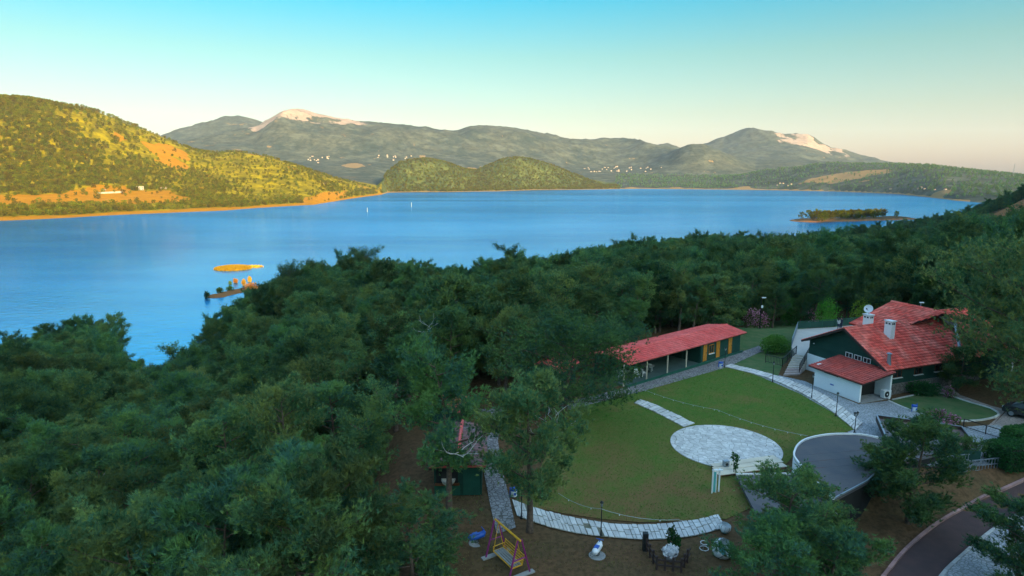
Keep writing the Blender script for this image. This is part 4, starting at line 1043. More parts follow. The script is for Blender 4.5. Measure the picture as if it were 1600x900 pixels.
gw = w.obj('gable_wall', M_GREEN, house)
for i in range(1, 4):                                      # battens dividing the gable boarding
    bt = MB(); zz = 1.95 + i * .95; x0 = max(xa, (ZR - .3 - zz) / ((ZR - ZL_) / -XL) * -1); x1 = min(xb, (ZR - .3 - zz) / ((ZR - ZR_) / XR))
    if x1 > x0: bt.box(((x0 + x1) / 2, .585, zz), (x1 - x0, .03, .05)); bt.obj('batten', M_GREEN, gw)
s = MB(); s.box((-2.65, .52, .95), (4.6, .16, 1.9)); s.obj('plinth_wall', M_WHITE, house)
s = MB(); s.box((xb - .12, 7.9, 2.05), (.24, 13.9, 1.9)); sw = s.obj('side_wall', M_GREEN, house)
for yy in (2.4, 5.4, 8.4): window(sw, (xb, yy, 2.15), 1.1, .75, 'y', M_BROWNWOOD)
s = MB(); s.box((xb - .05, 7.9, .55), (.38, 14.0, 1.1)); s.obj('stone_base', M_STONE, house)
s = MB(); s.box((xa + .12, 7.9, 1.6), (.24, 13.9, 3.2)); s.obj('side_wall', M_WHITE, house)
s = MB(); s.box((0, 20.4, 1.6), (9.6, .3, 3.2)); s.obj('back_wall', M_WHITE, house)
s = MB(); s.box((4.6, 17.7, 1.6), (.3, 5.4, 3.2)); s.obj('side_wall', M_GREEN, house)
for x in (.45, 1.55, 2.65): window(gw, (x, .6, 3.12), .82, .5, 'x')
rb = MB()
slab_quad(rb, [(XR, 0, ZR_), (XR, DEP, ZR_), (0, DEP, ZR), (0, 0, ZR)], .14)
slab_quad(rb, [(0, 0, ZR), (0, 7, ZR), (XL, 7, ZL_), (XL, 0, ZL_)], .14)
roof = rb.obj('roof', M_FASCIA, house)
tag(tiles((XR + .06, 0, ZR_ + .0), (XR + .06, DEP, ZR_), (-XR - .06, 0, ZR - ZR_), seed=1).obj('roof_tiles', M_TILE, roof), kind='stuff')
tag(tiles((XL, 7, ZL_), (XL, 0, ZL_), (-XL, 0, ZR - ZL_), seed=2).obj('roof_tiles', M_TILE, roof), kind='stuff')
tag(ridge_tiles((0, -.05, ZR + .05), (0, DEP, ZR + .05), seed=3).obj('ridge_tiles', M_TILE, roof), kind='stuff')
for xs, zz, sgn in ((XL, ZL_, -1), (XR, ZR_, 1)):
    f = MB(); f.bar((0, -.03, ZR - .07), (xs, -.03, zz - .07), .09, .22); f.obj('barge_board', M_FASCIA, roof)
# rear wing, its ridge square to the first
WV, WZ = 13.0, 7.05
wing = MB(); slab_quad(wing, [(-4.9, 6.4, 4.95), (-.2, 6.4, 4.95), (1.8, WV, WZ), (-4.9, WV, WZ)], .14); slab_quad(wing, [(-4.9, WV, WZ), (.8, WV, WZ), (.8, 19.5, 4.6), (-4.9, 19.5, 4.6)], .14)
wr = wing.obj('wing_roof', M_FASCIA, house)
sl = math.hypot(WV - 6.4, WZ - 4.95)
tag(tiles((-4.9, 6.4, 4.95), (1.9, 6.4, 4.95), (0, WV - 6.4, WZ - 4.95), lambda s_, t_: s_ - 4.9 < -.25 + 2.1 * t_ / sl, seed=4).obj('roof_tiles', M_TILE, wr), kind='stuff')
tag(ridge_tiles((-4.95, WV, WZ + .05), (.6, WV, WZ + .02), seed=5).obj('ridge_tiles', M_TILE, wr), kind='stuff')
s = MB(); s.add([(-4.6, 6.8, 0), (-4.6, 19.2, 0), (-4.6, 19.2, 4.6), (-4.6, WV, WZ - .18), (-4.6, 6.8, 4.95)], [(0, 1, 2, 3, 4)]); s.obj('wing_gable', M_GREEN, house)
# end roof, a little higher than the main slope, hipped at its far end
ez = 6.75
er = MB(); slab_quad(er, [(5.3, 14.7, 3.45), (5.3, 20.8, 3.45), (0, 18.6, ez), (0, 13.2, ez)], .14); slab_quad(er, [(5.3, 20.8, 3.45), (-5, 20.8, 3.45), (0, 18.6, ez)], .14); slab_quad(er, [(0, 13.2, ez), (0, 18.6, ez), (-5, 20.8, 3.45), (-4.9, 13.2, 3.6)], .14)
e_ = er.obj('end_roof', M_FASCIA, house)
es = math.hypot(5.3, ez - 3.45)
tag(tiles((5.36, 14.7, 3.45), (5.36, 20.8, 3.45), (-5.36, 0, ez - 3.45), lambda s_, t_: s_ < 6.1 - 2.2 * t_ / es, seed=6).obj('roof_tiles', M_TILE, e_), kind='stuff')
tag(tiles((5.2, 20.85, 3.45), (-5, 20.85, 3.45), (0, -2.2, ez - 3.45), lambda s_, t_: abs(s_ - 5.2) < 5.2 * (1 - t_ / 3.97), seed=7).obj('roof_tiles', M_TILE, e_), kind='stuff')
tag(ridge_tiles((0, 13.2, ez + .05), (0, 18.6, ez + .05), seed=8).obj('ridge_tiles', M_TILE, e_), kind='stuff')
tag(ridge_tiles((0, 18.6, ez + .05), (5.3, 20.8, 3.5), seed=9).obj('ridge_tiles', M_TILE, e_), kind='stuff')
# chimneys, flues and dish
def chimney(x, y, z0, z1, sx=.8, sy=.62):
    c = MB(); c.box((x, y, (z0 + z1) / 2), (sx, sy, z1 - z0)); o = c.obj('chimney', M_WHITE, house)
    for k in (-1, 1):
        v = MB(); v.box((x + k * sx * .22, y - sy / 2 - .006, z1 - .22), (sx * .26, .03, .16)); v.obj('smoke_vent', M_DARK, o)
        v = MB(); v.box((x + sx / 2 + .006, y + k * sy * .2, z1 - .22), (.03, sy * .26, .16)); v.obj('smoke_vent', M_DARK, o)
    cp = MB(); cp.box((x, y, z1 + .045), (sx + .16, sy + .16, .09)); cp.obj('chimney_cap', M_TRIM, o)
    fl = MB(); fl.box((x + .05, y, z0 + .1), (sx + .3, sy + .3, .06), tilt=Matrix.Rotation(.5, 3, 'Y')); fl.obj('flashing', M_METAL, o)
    return o
c2 = hp(1389, 524, 5.2); chimney(c2.x, c2.y, 4.6, 6.75)
c1 = hp(1356, 506, 6.0); chimney(c1.x, c1.y, 5.2, 7.0)
d_ = hp(1391, 557, 4.1)
v = MB(); v.tube([(d_.x, d_.y, zroof(d_.x) - .1), (d_.x - .1, d_.y, zroof(d_.x) + .5), (d_.x - .12, d_.y, zroof(d_.x) + 1.15)], [.2, .19, .17], 10); v.lathe([(.26, 0), (.26, .05), (.05, .16)], 10, (d_.x - .12, d_.y, zroof(d_.x) + 1.17)); v.obj('vent_pipe', M_METAL, house)
f0, f1 = hp(1499, 545, 4.6), hp(1491, 501, 6.5)
v = MB(); v.tube([(f0.x, f0.y, 4.75), (f1.x, f1.y, 6.75)], .15, 8); fo = v.obj('flue_pipe', M_METAL, house)
v = MB(); v.lathe([(.22, 0), (.22, .06), (.06, .2)], 10, (f1.x, f1.y, 6.7)); v.obj('flue_cowl', M_BLACKIRON, fo)
dish = empty('satellite_dish', HM @ Vector((c1.x, c1.y, 7.09)), HRZ, 'grey satellite dish mounted above the rear white chimney', 'satellite dish')
v = MB(); v.tube([(0, 0, 0), (0, 0, .35)], .035, 6); v.obj('mast', M_METAL, dish)
v = MB(); v.lathe([(.03, 0), (.2, .03), (.36, .09), (.45, .15), (.46, .15), (.36, .075), (.2, .015), (.03, -.015)], 20); r_o = v.obj('reflector', M_PLASTIC, dish, True, (0, -.08, .55)); r_o.rotation_euler = (R(62), 0, R(25))
v = MB(); v.tube([(0, -.12, .38), (.1, -.5, .62)], .02, 5); v.box((.1, -.52, .64), (.1, .1, .12)); v.obj('feed_arm', M_BLACKIRON, dish)
# annex with a lean-to roof
ax = MB(); ax.box((2.6, -3.25, 1.05), (5.6, .2, 2.1)); aw = ax.obj('annex_wall', M_WHITE, house)
ax = MB(); ax.box((-.1, -1.35, 1.2), (.2, 3.6, 2.4)); ax.obj('annex_wall', M_WHITE, house)
ax = MB(); ax.box((2.8, .42, 1.25), (5.8, .2, 2.5)); ax.obj('annex_wall', M_WHITE, house)
ax = MB(); ax.box((2.7, -1.5, .04), (5.9, 3.6, .08)); ax.obj('annex_floor', M_CONCRETE, house)
ax = MB(); ax.box((4.0, -1.4, 1.1), (.15, 3.3, 2.2)); ax.obj('annex_partition', M_DARK, house)
ar_ = MB(); slab_quad(ar_, [(-.7, -3.75, 2.12), (6.0, -3.75, 2.12), (6.0, .58, 2.82), (-.7, .58, 2.82)], .12); aro = ar_.obj('annex_roof', M_FASCIA, house)
tag(tiles((-.7, -3.75, 2.12), (6.0, -3.75, 2.12), (0, 4.33, .70), seed=11, tw=.26).obj('roof_tiles', M_TILE_DARK, aro), kind='stuff')
ax = MB(); ax.box((1.9, -3.37, 1.93), (1.7, .06, .22)); ax.obj('awning_strip', M_FASCIA, house)
lp = MB(); lp.lathe([(.12, 0), (.12, .06), (.04, .14)], 10, (3.35, .5, 3.9)); lp.obj('wall_lamp', M_PLASTIC, house)
lp = MB(); lp.lathe([(.1, 0), (.1, .06), (.04, .12)], 10, (-4.2, .5, 3.2)); lp.obj('wall_lamp', M_PLASTIC, house)
# air-conditioning unit
ac = empty('air_conditioner', HM @ Vector((5.45, .15, .04)), HRZ, 'white outdoor air conditioner unit beside the stone base of the house', 'air conditioner')
v = MB(); v.box((0, 0, .5), (.45, .95, .75)); v.obj('casing', M_PLASTIC, ac)
v = MB(); v.tube([(.225, -.1, .5), (.245, -.1, .5)], .3, 18); fg = v.obj('fan_grille', M_BLACKIRON, ac)
v = MB(); v.tube([(.246, -.1, .5), (.27, -.1, .5)], .08, 10); v.obj('fan_hub', M_PLASTIC, fg)
for yy in (-.35, .35): v = MB(); v.box((0, yy, .06), (.42, .07, .12)); v.obj('foot', M_BLACKIRON, ac)
# terrace behind, its steps and railings
TZ = 1.5
tp = [P(1242, 553, TZ), P(1237, 541, TZ), P(1246, 514.5, TZ), P(1303, 511, TZ), P(1372, 504, TZ)]
tpoly = [(p.x, p.y) for p in tp] + [tuple((HM @ Vector((-4.9, 8.0, 0))).to_2d()), tuple((HM @ Vector((-4.95, .7, 0))).to_2d())]
def ccw(pl):
    a = sum(pl[i][0] * pl[(i + 1) % len(pl)][1] - pl[(i + 1) % len(pl)][0] * pl[i][1] for i in range(len(pl))); return pl if a > 0 else pl[::-1]
s = MB(); s.prism(ccw(tpoly), -.6, TZ); terrace = s.obj('terrace', M_BEIGE); tag(terrace, 'raised beige tiled terrace wrapping round the back of the house', 'terrace')
st = empty('staircase', tuple(P(1237, 586, 0)), 0, 'broad pale stone steps from the forecourt up to the terrace', 'stairs')
sb0, sb1, sa0, sa1 = P(1224, 587, 0), P(1249, 586, 0), P(1241, 553, TZ), P(1264, 555, TZ)
NS = 9
for i in range(NS):
    t0, t1 = i / NS, (i + 1) / NS
    q = [sb0.lerp(sa0, t0), sb1.lerp(sa1, t0), sb1.lerp(sa1, t1), sb0.lerp(sa0, t1)]
    s = MB(); s.prism(ccw([(p.x - st.location.x, p.y - st.location.y) for p in q]), -.1, TZ * (i + 1) / NS - (.004 if i == NS - 1 else 0)); s.obj('step', M_STEP if i < 3 else M_BEIGE, st)
def railing(name, pts, h, label, mat, gap=.16, posts=1.5, mesh_fill=None, cat='railing'):
    root = empty(name, tuple(pts[0]), 0, label, cat); o = Vector(pts[0]); pts = [Vector(p) - o for p in pts]
    for a, b in zip(pts[:-1], pts[1:]):
        L = (b - a).length
        for zz, wd in ((h, .06), (.12, .04)):
            r_ = MB(); r_.bar(a + Vector((0, 0, zz)), b + Vector((0, 0, zz)), wd, wd); r_.obj('rail', mat, root)
        n = max(1, round(L / posts))
        for k in range(n + 1):
            p = a.lerp(b, k / n); q = MB(); q.bar(p + Vector((0, 0, -.05)), p + Vector((0, 0, h + .03)), .06); q.obj('post', mat, root)
        if gap:
            m_ = max(1, round(L / gap)); q = MB()
            for k in range(1, m_):
                p = a.lerp(b, k / m_); q.bar(p + Vector((0, 0, .12)), p + Vector((0, 0, h)), .028)
            tag(q.obj('balusters', mat, root), kind='stuff')
        if mesh_fill:
            q = MB(); d = (b - a).normalized(); q.bar(a + Vector((0, 0, h * .52)), b + Vector((0, 0, h * .52)), .015, h * .74); q.obj('mesh_panel', mesh_fill, root)
    return root
railing('railing', [P(1237, 541, TZ), P(1246, 514.5, TZ)], 1.0, 'pale metal railing along the side edge of the terrace', M_METAL, .2)
railing('railing', [P(1246, 514.5, TZ), P(1303, 511, TZ), P(1368, 504.5, TZ)], 1.05, 'dark green screened railing along the far edge of the terrace', M_GREEN2, None, 2.2, M_GREEN)
railing('railing', [sb1 + Vector((.1, .3, .25)), sa1 + Vector((-.05, -.1, 0))], .95, 'black balustrade on the house side of the terrace steps', M_BLACKIRON, .2)
railing('railing', [P(1244, 553, TZ), P(1222, 573, .75), P(1196, 566, .75)], .95, 'black balustrade bending round the lawn side of the terrace steps', M_BLACKIRON, .2)

# ------------------------------------------------------------------ the long pavilion
pvr = math.atan2(.629, .778); pav = empty('pavilion', (12.1, 63.9, 0), pvr, 'long open-sided garden pavilion with low red tiled roof', 'pavilion')
PL, PW, PE, PZ = 22.1, 5.5, 2.6, 3.12
PM = Matrix.Translation((12.1, 63.9, 0)) @ Matrix.Rotation(pvr, 4, 'Z'); PMI = PM.inverted()
rb = MB(); slab_quad(rb, [(0, 0, PE), (PL, 0, PE), (PL, PW / 2, PZ), (0, PW / 2, PZ)], .1); slab_quad(rb, [(0, PW / 2, PZ), (PL, PW / 2, PZ), (PL, PW, PE), (0, PW, PE)], .1)
pr = rb.obj('roof', M_FASCIA, pav)
tag(tiles((0, -.04, PE), (PL, -.04, PE), (0, PW / 2 + .04, PZ - PE), seed=21, th=.34).obj('roof_tiles', M_TILE_PINK, pr), kind='stuff')
tag(tiles((PL, PW + .04, PE), (0, PW + .04, PE), (0, -PW / 2 - .04, PZ - PE), seed=22, th=.34).obj('roof_tiles', M_TILE_PINK, pr), kind='stuff')
tag(ridge_tiles((-.02, PW / 2, PZ + .05), (PL + .02, PW / 2, PZ + .05), .12, 23).obj('ridge_tiles', M_TILE_PINK, pr), kind='stuff')
s = MB(); s.box((PL / 2, PW / 2 + .05, .09), (PL - .4, PW - .7, .18)); s.obj('floor', M_DECK, pav)
s = MB(); s.box((PL / 2, .30, .15), (PL - .3, .14, .30)); s.obj('plinth', M_GREEN2, pav)
s = MB(); s.box((PL / 2, PW - .45, 1.3), (PL - .6, .16, 2.4)); bw = s.obj('back_wall', M_GREEN, pav)
for i in range(9):
    q = MB(); q.box((1.2 + i * 1.35, PW - .56, 1.25), (1.15, .05, 1.5)); q.obj('wood_panel', M_BROWNWOOD, bw)
RX = 13.4
s = MB(); s.box(((RX + PL - .5) / 2, .55, 1.3), (PL - .5 - RX, .16, 2.45)); fw = s.obj('front_wall', M_GREEN, pav)
for xx in (RX, PL - .5): s = MB(); s.box((xx, PW / 2, 1.32), (.16, PW - 1.1, 2.4)); s.obj('end_wall', M_GREEN, pav)
def pavx(px, py, z):
    d = ray(px, py); t = 0
    a = PMI @ Vector((0, 0, CAM_H)); dv = PMI.to_3x3() @ Vector(d); t = (.45 - a.y) / dv.y; return (a + dv * t)
for px in (1101, 1121, 1139.5):
    x = pavx(px, 560, 1).x; q = MB(); q.box((x, .45, 1.38), (.72, .06, 2.1)); dd = q.obj('shutter', M_WOOD, fw)
    q = MB(); q.box((x + .24, .41, 1.3), (.05, .03, .14)); q.obj('handle', M_BLACKIRON, dd)
window(fw, (pavx(1111, 552, 1).x, .47, 1.6), .95, 1.0, 'x', M_WOOD)
for px in (975, 1010.5, 1042.5, 1071.5):
    x = pavx(px, 580, 1).x; q = MB(); q.box((x, .45, 1.4), (.11, .11, 2.35)); q.obj('post', M_PALEWOOD, pav)
s = MB(); s.box((PL - .28, 1.5, 1.5), (.25, .8, .6)); s.obj('wall_unit', M_PLASTIC, pav)
s = MB(); s.tube([(PL - .15, 1.35, 1.5), (PL - .14, 1.35, 1.5)], .2, 14); s.obj('fan_grille', M_BLACKIRON, pav)
def round_table(px, py, top, label, rad=.75):
    p = P(px, py, .9); t = empty('round_table', (p.x, p.y, .18), 0, label, 'table')
    q = MB(); q.lathe([(rad, .70), (rad, .74), (rad - .02, .75)], 24); q.obj('tabletop', top, t)
    q = MB(); q.lathe([(.28, 0), (.28, .03), (.05, .06), (.05, .70)], 12); q.obj('pedestal', M_BLACKIRON, t)
round_table(1012, 571, M_GREYTOP, 'round grey table standing alone towards the middle of the pavilion floor')
round_table(990, 574, M_TEAL, 'small round teal table between white chairs in the pavilion', .5)
round_table(974, 580, M_GREYTOP, 'round grey table at the shaded end of the pavilion')
def chair(px, py, rz, label):
    p = P(px, py, .18); c = empty('chair', tuple(p), rz, label, 'chair')
    q = MB(); q.box((0, 0, .44), (.46, .44, .04)); q.obj('seat', M_PLASTIC, c)
    q = MB(); q.box((0, .22, .68), (.46, .04, .46), tilt=Matrix.Rotation(-.12, 3, 'X')); q.obj('backrest', M_PLASTIC, c)
    for sx_ in (-.2, .2):
        for sy_ in (-.19, .19): q = MB(); q.bar((sx_, sy_, .43), (sx_ * 1.1, sy_ * 1.15, 0), .04); q.obj('leg', M_PLASTIC, c)
        q = MB(); q.box((sx_ * 1.15, 0, .64), (.04, .42, .03)); q.obj('armrest', M_PLASTIC, c)
chair(994.5, 590, 0.3, 'white plastic chair facing out beside the teal table')
chair(1005, 588, 1.9, 'white plastic chair turned sideways between teal and grey tables')
chair(970, 592, -.6, 'white plastic chair by the shaded end table of the pavilion')
chair(1015.5, 579.5, 2.6, 'white plastic chair tucked behind the lone grey table')
# ------------------------------------------------------------------ sunken garden buildings on the near side of the lawn
RZ_ = 1.3
def poly_px(pxs, z): return [(P(x, y, z).x, P(x, y, z).y) for x, y in pxs]
crv = [(1241, 713), (1242, 704), (1247, 695), (1258, 687), (1275, 682), (1295, 679), (1318, 678), (1345, 679), (1372, 684), (1385, 700), (1378, 730), (1354, 752), (1303, 779), (1272, 748), (1252, 728)]
cp_ = ccw(poly_px(crv, RZ_)); c0 = P(1300, 720, 0)
bar = empty('garden_bar', (c0.x, c0.y, 0), 0, 'low building with dark felt roof curving along the lawn edge', 'building')
def off(pl): return [(x - c0.x, y - c0.y) for x, y in pl]
def shrink(pl, k):
    cx = sum(p[0] for p in pl) / len(pl); cy = sum(p[1] for p in pl) / len(pl); return [(cx + (x - cx) * k, cy + (y - cy) * k) for x, y in pl]
s = MB(); s.prism(off(cp_), RZ_ - .28, RZ_); rf = s.obj('roof', M_GREYROOF, bar)
rim = resample([P(x, y, RZ_ + .05) for x, y in ([(1303, 779), (1272, 748), (1252, 728)] + crv[:9])], .4)
s = MB()
for a, b in zip(rim[:-1], rim[1:]): s.bar(a - Vector((c0.x, c0.y, 0)), b - Vector((c0.x, c0.y, 0)), .12, .16)
s.obj('parapet', M_TRIM, rf)
s = MB(); fr_ = [P(x, y, RZ_ + .02) - Vector((c0.x, c0.y, 0)) for x, y in ((1303, 779), (1354, 752), (1378, 730))]
for a, b in zip(fr_[:-1], fr_[1:]): s.bar(a, b, .08, .12)
s.obj('front_trim', M_METAL, rf)
for k in range(1, 6):                                      # felt laps across the roof
    a, b = P(1248 + k * 3, 700 + k * 11, RZ_ + .004), P(1378 - k * 5, 690 + k * 11, RZ_ + .004)
    q = MB(); q.bar(a - Vector((c0.x, c0.y, 0)), b - Vector((c0.x, c0.y, 0)), .05, .012); q.obj('felt_lap', M_GREYROOF2, rf)
wl_ = [(x, y) for x, y in shrink(cp_, .93)]
s = MB(); s.prism(off(wl_), -1.7, RZ_ - .29); s.obj('wall', M_DARK, bar)  # solid block, its darkness painted for the shaded open front
s = MB()
wlp = [P(x, y, RZ_) for x, y in ((1252, 728), (1241, 713), (1242, 704), (1247, 695), (1258, 687))]
for a, b in zip(wlp[:-1], wlp[1:]): s.bar(Vector((a.x - c0.x, a.y - c0.y, .53)), Vector((b.x - c0.x, b.y - c0.y, .53)), .16, 1.05)
s.obj('white_wall', M_WHITE, bar)
# lower flat roof in front of the stage boards
lz = .55
lw_ = ccw(poly_px([(1150, 742), (1256, 741), (1300, 782), (1310, 815), (1238, 818), (1180, 800)], lz)); l0 = P(1240, 780, 0)
low = empty('store_room', (l0.x, l0.y, -1.2), 0, 'low flat felt-roofed store below the stage boards', 'building')
offl = lambda pl: [(x - l0.x, y - l0.y) for x, y in pl]
s = MB(); s.prism(offl(lw_), lz - .2 + 1.2, lz + 1.2); lr = s.obj('roof', M_GREYROOF, low)
for a, b in ((0, 1), (1, 2), (2, 3), (3, 4)):
    pts_ = [P(x, y, lz + 1.25) for x, y in [(1150, 742), (1256, 741), (1300, 782), (1310, 815), (1238, 818)]]
    pa, pb = [P(*q_, lz) for q_ in ([(1150, 742), (1256, 741), (1300, 782), (1310, 815), (1238, 818)][a], [(1150, 742), (1256, 741), (1300, 782), (1310, 815), (1238, 818)][b])]
    q = MB(); q.bar(Vector((pa.x - l0.x, pa.y - l0.y, lz + 1.26)), Vector((pb.x - l0.x, pb.y - l0.y, lz + 1.26)), .1, .12); q.obj('roof_edge', M_TRIM, lr)
s = MB(); s.prism(offl(shrink(lw_, .92)), -.4, lz + .99); s.obj('wall', M_CONCRETE, low)
# stage boards and white frame
sg = P(1170, 735, 0); stage = empty('stage', (sg.x, sg.y, 0), 0, 'pale wooden stage boards at the edge of the round stone floor', 'stage')
def sbar(name, pxa, pxb, z, w_, h_, mat, par):
    a, b = P(*pxa, z), P(*pxb, z); q = MB(); q.bar(a - Vector((sg.x, sg.y, 0)), b - Vector((sg.x, sg.y, 0)), w_, h_); return q.obj(name, mat, par)
for i, (a, b) in enumerate((((1113, 728), (1212, 714)), ((1116, 733.5), (1220, 719)), ((1120, 740), (1226, 726)))):
    bd = sbar('board', a, b, .32, .62, .05, M_PALEWOOD, stage)
sbar('bearer', (1118, 742), (1226, 733), .16, .2, .26, M_BROWNWOOD, stage); sbar('bearer', (1112, 731), (1208, 719), .15, .12, .26, M_BROWNWOOD, stage)
fr0 = P(1114, 772, 0); frame = empty('screen_stand', (fr0.x, fr0.y, 0), 0, 'white painted upright screen stand at the near corner of the stage', 'stand')
for px_ in (1112.5, 1118.5, 1124.5):
    p = P(px_, 772, 0); q = MB(); q.box((p.x - fr0.x, p.y - fr0.y + (px_ - 1112) * .02, .9), (.09, .09, 1.8)); q.obj('post', M_PLASTIC, frame)
q = MB(); q.box((.25, .05, 1.75), (.75, .1, .1)); q.obj('beam', M_PLASTIC, frame)
q = MB(); q.box((.05, .02, .9), (.2, .03, 1.5)); q.obj('panel', M_TEAL, frame)
bx_ = P(1134, 727, .4); sp = empty('loudspeaker', (bx_.x, bx_.y, .35), .2, 'small pale blue-grey speaker box standing on the stage boards', 'loudspeaker')
q = MB(); q.box((0, 0, .22), (.4, .32, .44)); q.obj('cabinet', M_METAL, sp)
q = MB(); q.tube([(0, -.161, .18), (0, -.175, .18)], .12, 14); q.obj('cone', M_BLACKIRON, sp)
# angular roof beside the forecourt
az_ = 1.15
apx = [(1370, 648), (1503, 666), (1532, 703), (1480, 695), (1462, 704), (1415, 716), (1388, 690)]
ap = ccw(poly_px(apx, az_)); a0 = P(1450, 690, 0)
sun_ = empty('angular_pavilion', (a0.x, a0.y, 0), 0, 'angular garden building with folded dark roof beside the forecourt', 'building')
offa = lambda pl: [(x - a0.x, y - a0.y) for x, y in pl]
s = MB(); s.prism(offa(ap), az_ - .5, az_ - .3); ar2 = s.obj('roof', M_GREYROOF2, sun_)
edges = [((1370, 648), (1503, 666)), ((1503, 666), (1532, 703)), ((1532, 703), (1480, 695)), ((1480, 695), (1462, 704)), ((1370, 648), (1388, 690))]
for a, b in edges:
    pa, pb = P(*a, az_), P(*b, az_); q = MB(); q.bar(Vector((pa.x - a0.x, pa.y - a0.y, az_ - .28)), Vector((pb.x - a0.x, pb.y - a0.y, az_ - .28)), .1, .5); q.obj('parapet', M_FASCIA, ar2)
    q = MB(); q.bar(Vector((pa.x - a0.x, pa.y - a0.y, az_ - .01)), Vector((pb.x - a0.x, pb.y - a0.y, az_ - .01)), .13, .04); q.obj('coping', M_METAL, ar2)
pa, pb = P(1480, 696, az_), P(1532, 704, az_); q = MB(); q.bar(Vector((pa.x - a0.x, pa.y - a0.y - .08, az_ - .45)), Vector((pb.x - a0.x, pb.y - a0.y - .08, az_ - .45)), .06, .8); q.obj('fascia', M_GREEN, ar2)
s = MB(); s.prism(offa(shrink(ap, .88)), -1.8, az_ - .51); s.obj('wall', M_DARK, sun_)  # closed block painted dark in place of a shaded opening
# handrail across the forecourt and footbridge
railing('handrail', [P(1505, 668, 0), P(1576, 690, 0)], .8, 'single dark handrail running across the paved forecourt', M_BLACKIRON, None, 2.0)
b0, b1 = P(1482, 742, -.2), P(1612, 728, -.2)
br = empty('footbridge', tuple(b0), 0, 'grey metal footbridge with slatted railing below the forecourt', 'footbridge')
bd_, by_ = (b1 - b0), Vector((.35, 1.1, 0))
q = MB(); q.bar(by_ / 2 + Vector((0, 0, -.1)), bd_ + by_ / 2 + Vector((0, 0, -.1)), 1.3, .14); q.obj('deck', M_CONCRETE, br)
for sgn, o_ in ((0, Vector((0, 0, 0))), (1, by_)):
    for zz in (.95, .5, .1): q = MB(); q.bar(o_ + Vector((0, 0, zz)), o_ + bd_ + Vector((0, 0, zz)), .06); q.obj('rail', M_METAL, br)
    for k in range(29): q = MB(); p = o_ + bd_ * (k / 28); q.bar(p + Vector((0, 0, -.05)), p + Vector((0, 0, .95)), .035); q.obj('baluster', M_METAL, br)
for k in (.3, .7): q = MB(); p = bd_ * k + by_ / 2; q.bar(p + Vector((0, 0, -1.6)), p + Vector((0, 0, -.15)), .2); q.obj('pier', M_CONCRETE, br)

# ------------------------------------------------------------------ green hut and the other small roofs
def hut(loc, rz, w_, l_, zr, ze, label, name='hut', front=True, cat='hut'):
    h = empty(name, loc, rz, label, cat)
    s = MB(); s.add([(-w_ / 2, 0, 0), (w_ / 2, 0, 0), (w_ / 2, 0, ze), (0, 0, zr - .12), (-w_ / 2, 0, ze)], [(0, 1, 2, 3, 4)]); s.box((-w_ / 2 + .05, l_ / 2, ze / 2), (.1, l_ - .1, ze)); s.box((w_ / 2 - .05, l_ / 2, ze / 2), (.1, l_ - .1, ze)); s.box((0, l_ - .05, ze / 2), (w_ - .25, .1, ze))
    s.obj('wall', M_GREEN, h)
    ov = .3; rb = MB()
    for sg_ in (-1, 1): slab_quad(rb, [(sg_ * (w_ / 2 + ov), -.35, ze - .1), (sg_ * (w_ / 2 + ov), l_ + .3, ze - .1), (0, l_ + .3, zr), (0, -.35, zr)], .1)
    r_ = rb.obj('roof', M_FASCIA, h)
    tag(tiles((w_ / 2 + ov, -.35, ze - .1), (w_ / 2 + ov, l_ + .3, ze - .1), (-w_ / 2 - ov, 0, zr - ze + .1), seed=31).obj('roof_tiles', M_TILE_OLD if front else M_TILE_PINK, r_), kind='stuff')
    tag(tiles((-w_ / 2 - ov, l_ + .3, ze - .1), (-w_ / 2 - ov, -.35, ze - .1), (w_ / 2 + ov, 0, zr - ze + .1), seed=32).obj('roof_tiles', M_TILE_OLD if front else M_TILE_PINK, r_), kind='stuff')
    tag(ridge_tiles((0, -.4, zr + .05), (0, l_ + .3, zr + .05), .13, 33).obj('ridge_tiles', M_TILE_PINK, r_), kind='stuff')
    return h
hp_ = P(716, 774, 0)
h1 = hut((hp_.x, hp_.y, 0), .03, 3.3, 6.6, 2.75, 2.25, 'dark green wooden hut with weathered gable roof beside the cobbled path')
for k in range(9): q = MB(); q.box((.42 + k * .13, -.04, 1.05), (.118, .04, 2.0)); q.obj('door_plank', M_GREEN2, h1)
q = MB(); q.box((-.75, -.03, 1.45), (1.5, .04, 1.0)); op = q.obj('serving_hatch', M_DARK, h1)
q = MB(); q.box((-.75, -.16, .92), (1.7, .3, .06)); q.obj('counter', M_BROWNWOOD, h1)
q = MB(); q.box((0, -.36, 2.30), (3.9, .05, .14)); q.obj('fascia_board', M_TILE, h1)
for k in range(9): q = MB(); q.box((-1.55 + k * .2, -.045, .45), (.18, .03, .85)); q.obj('plank', M_GREEN2, h1)
tub = empty('wicker_basket', (hp_.x - .65, hp_.y - .2, .96), 0, 'round pale wicker basket resting on the counter of the green hut', 'basket')
q = MB(); q.lathe([(.3, 0), (.42, .14), (.47, .34), (.5, .36), (.44, .36), (.36, .12)], 18); q.obj('bowl', M_GREYTOP, tub)
for k in range(3): q = MB(); q.lathe([(.40 + k * .035, .1 + k * .1), (.425 + k * .035, .12 + k * .1), (.40 + k * .035, .14 + k * .1)], 18); q.obj('weave_band', M_PALEWOOD, tub)
p = P(852, 606, 0); hut((p.x, p.y, -.2), pvr - 1.2, 3.2, 4.2, 2.9, 2.2, 'small hut with pink tiled roof half hidden behind the spreading pine', front=False)
p = P(690, 668, 0); hut((p.x, p.y, -.6), -.2, 2.6, 3.4, 2.9, 2.1, 'little tiled shed glimpsed among pines behind the green hut', name='shed', front=False, cat='shed')

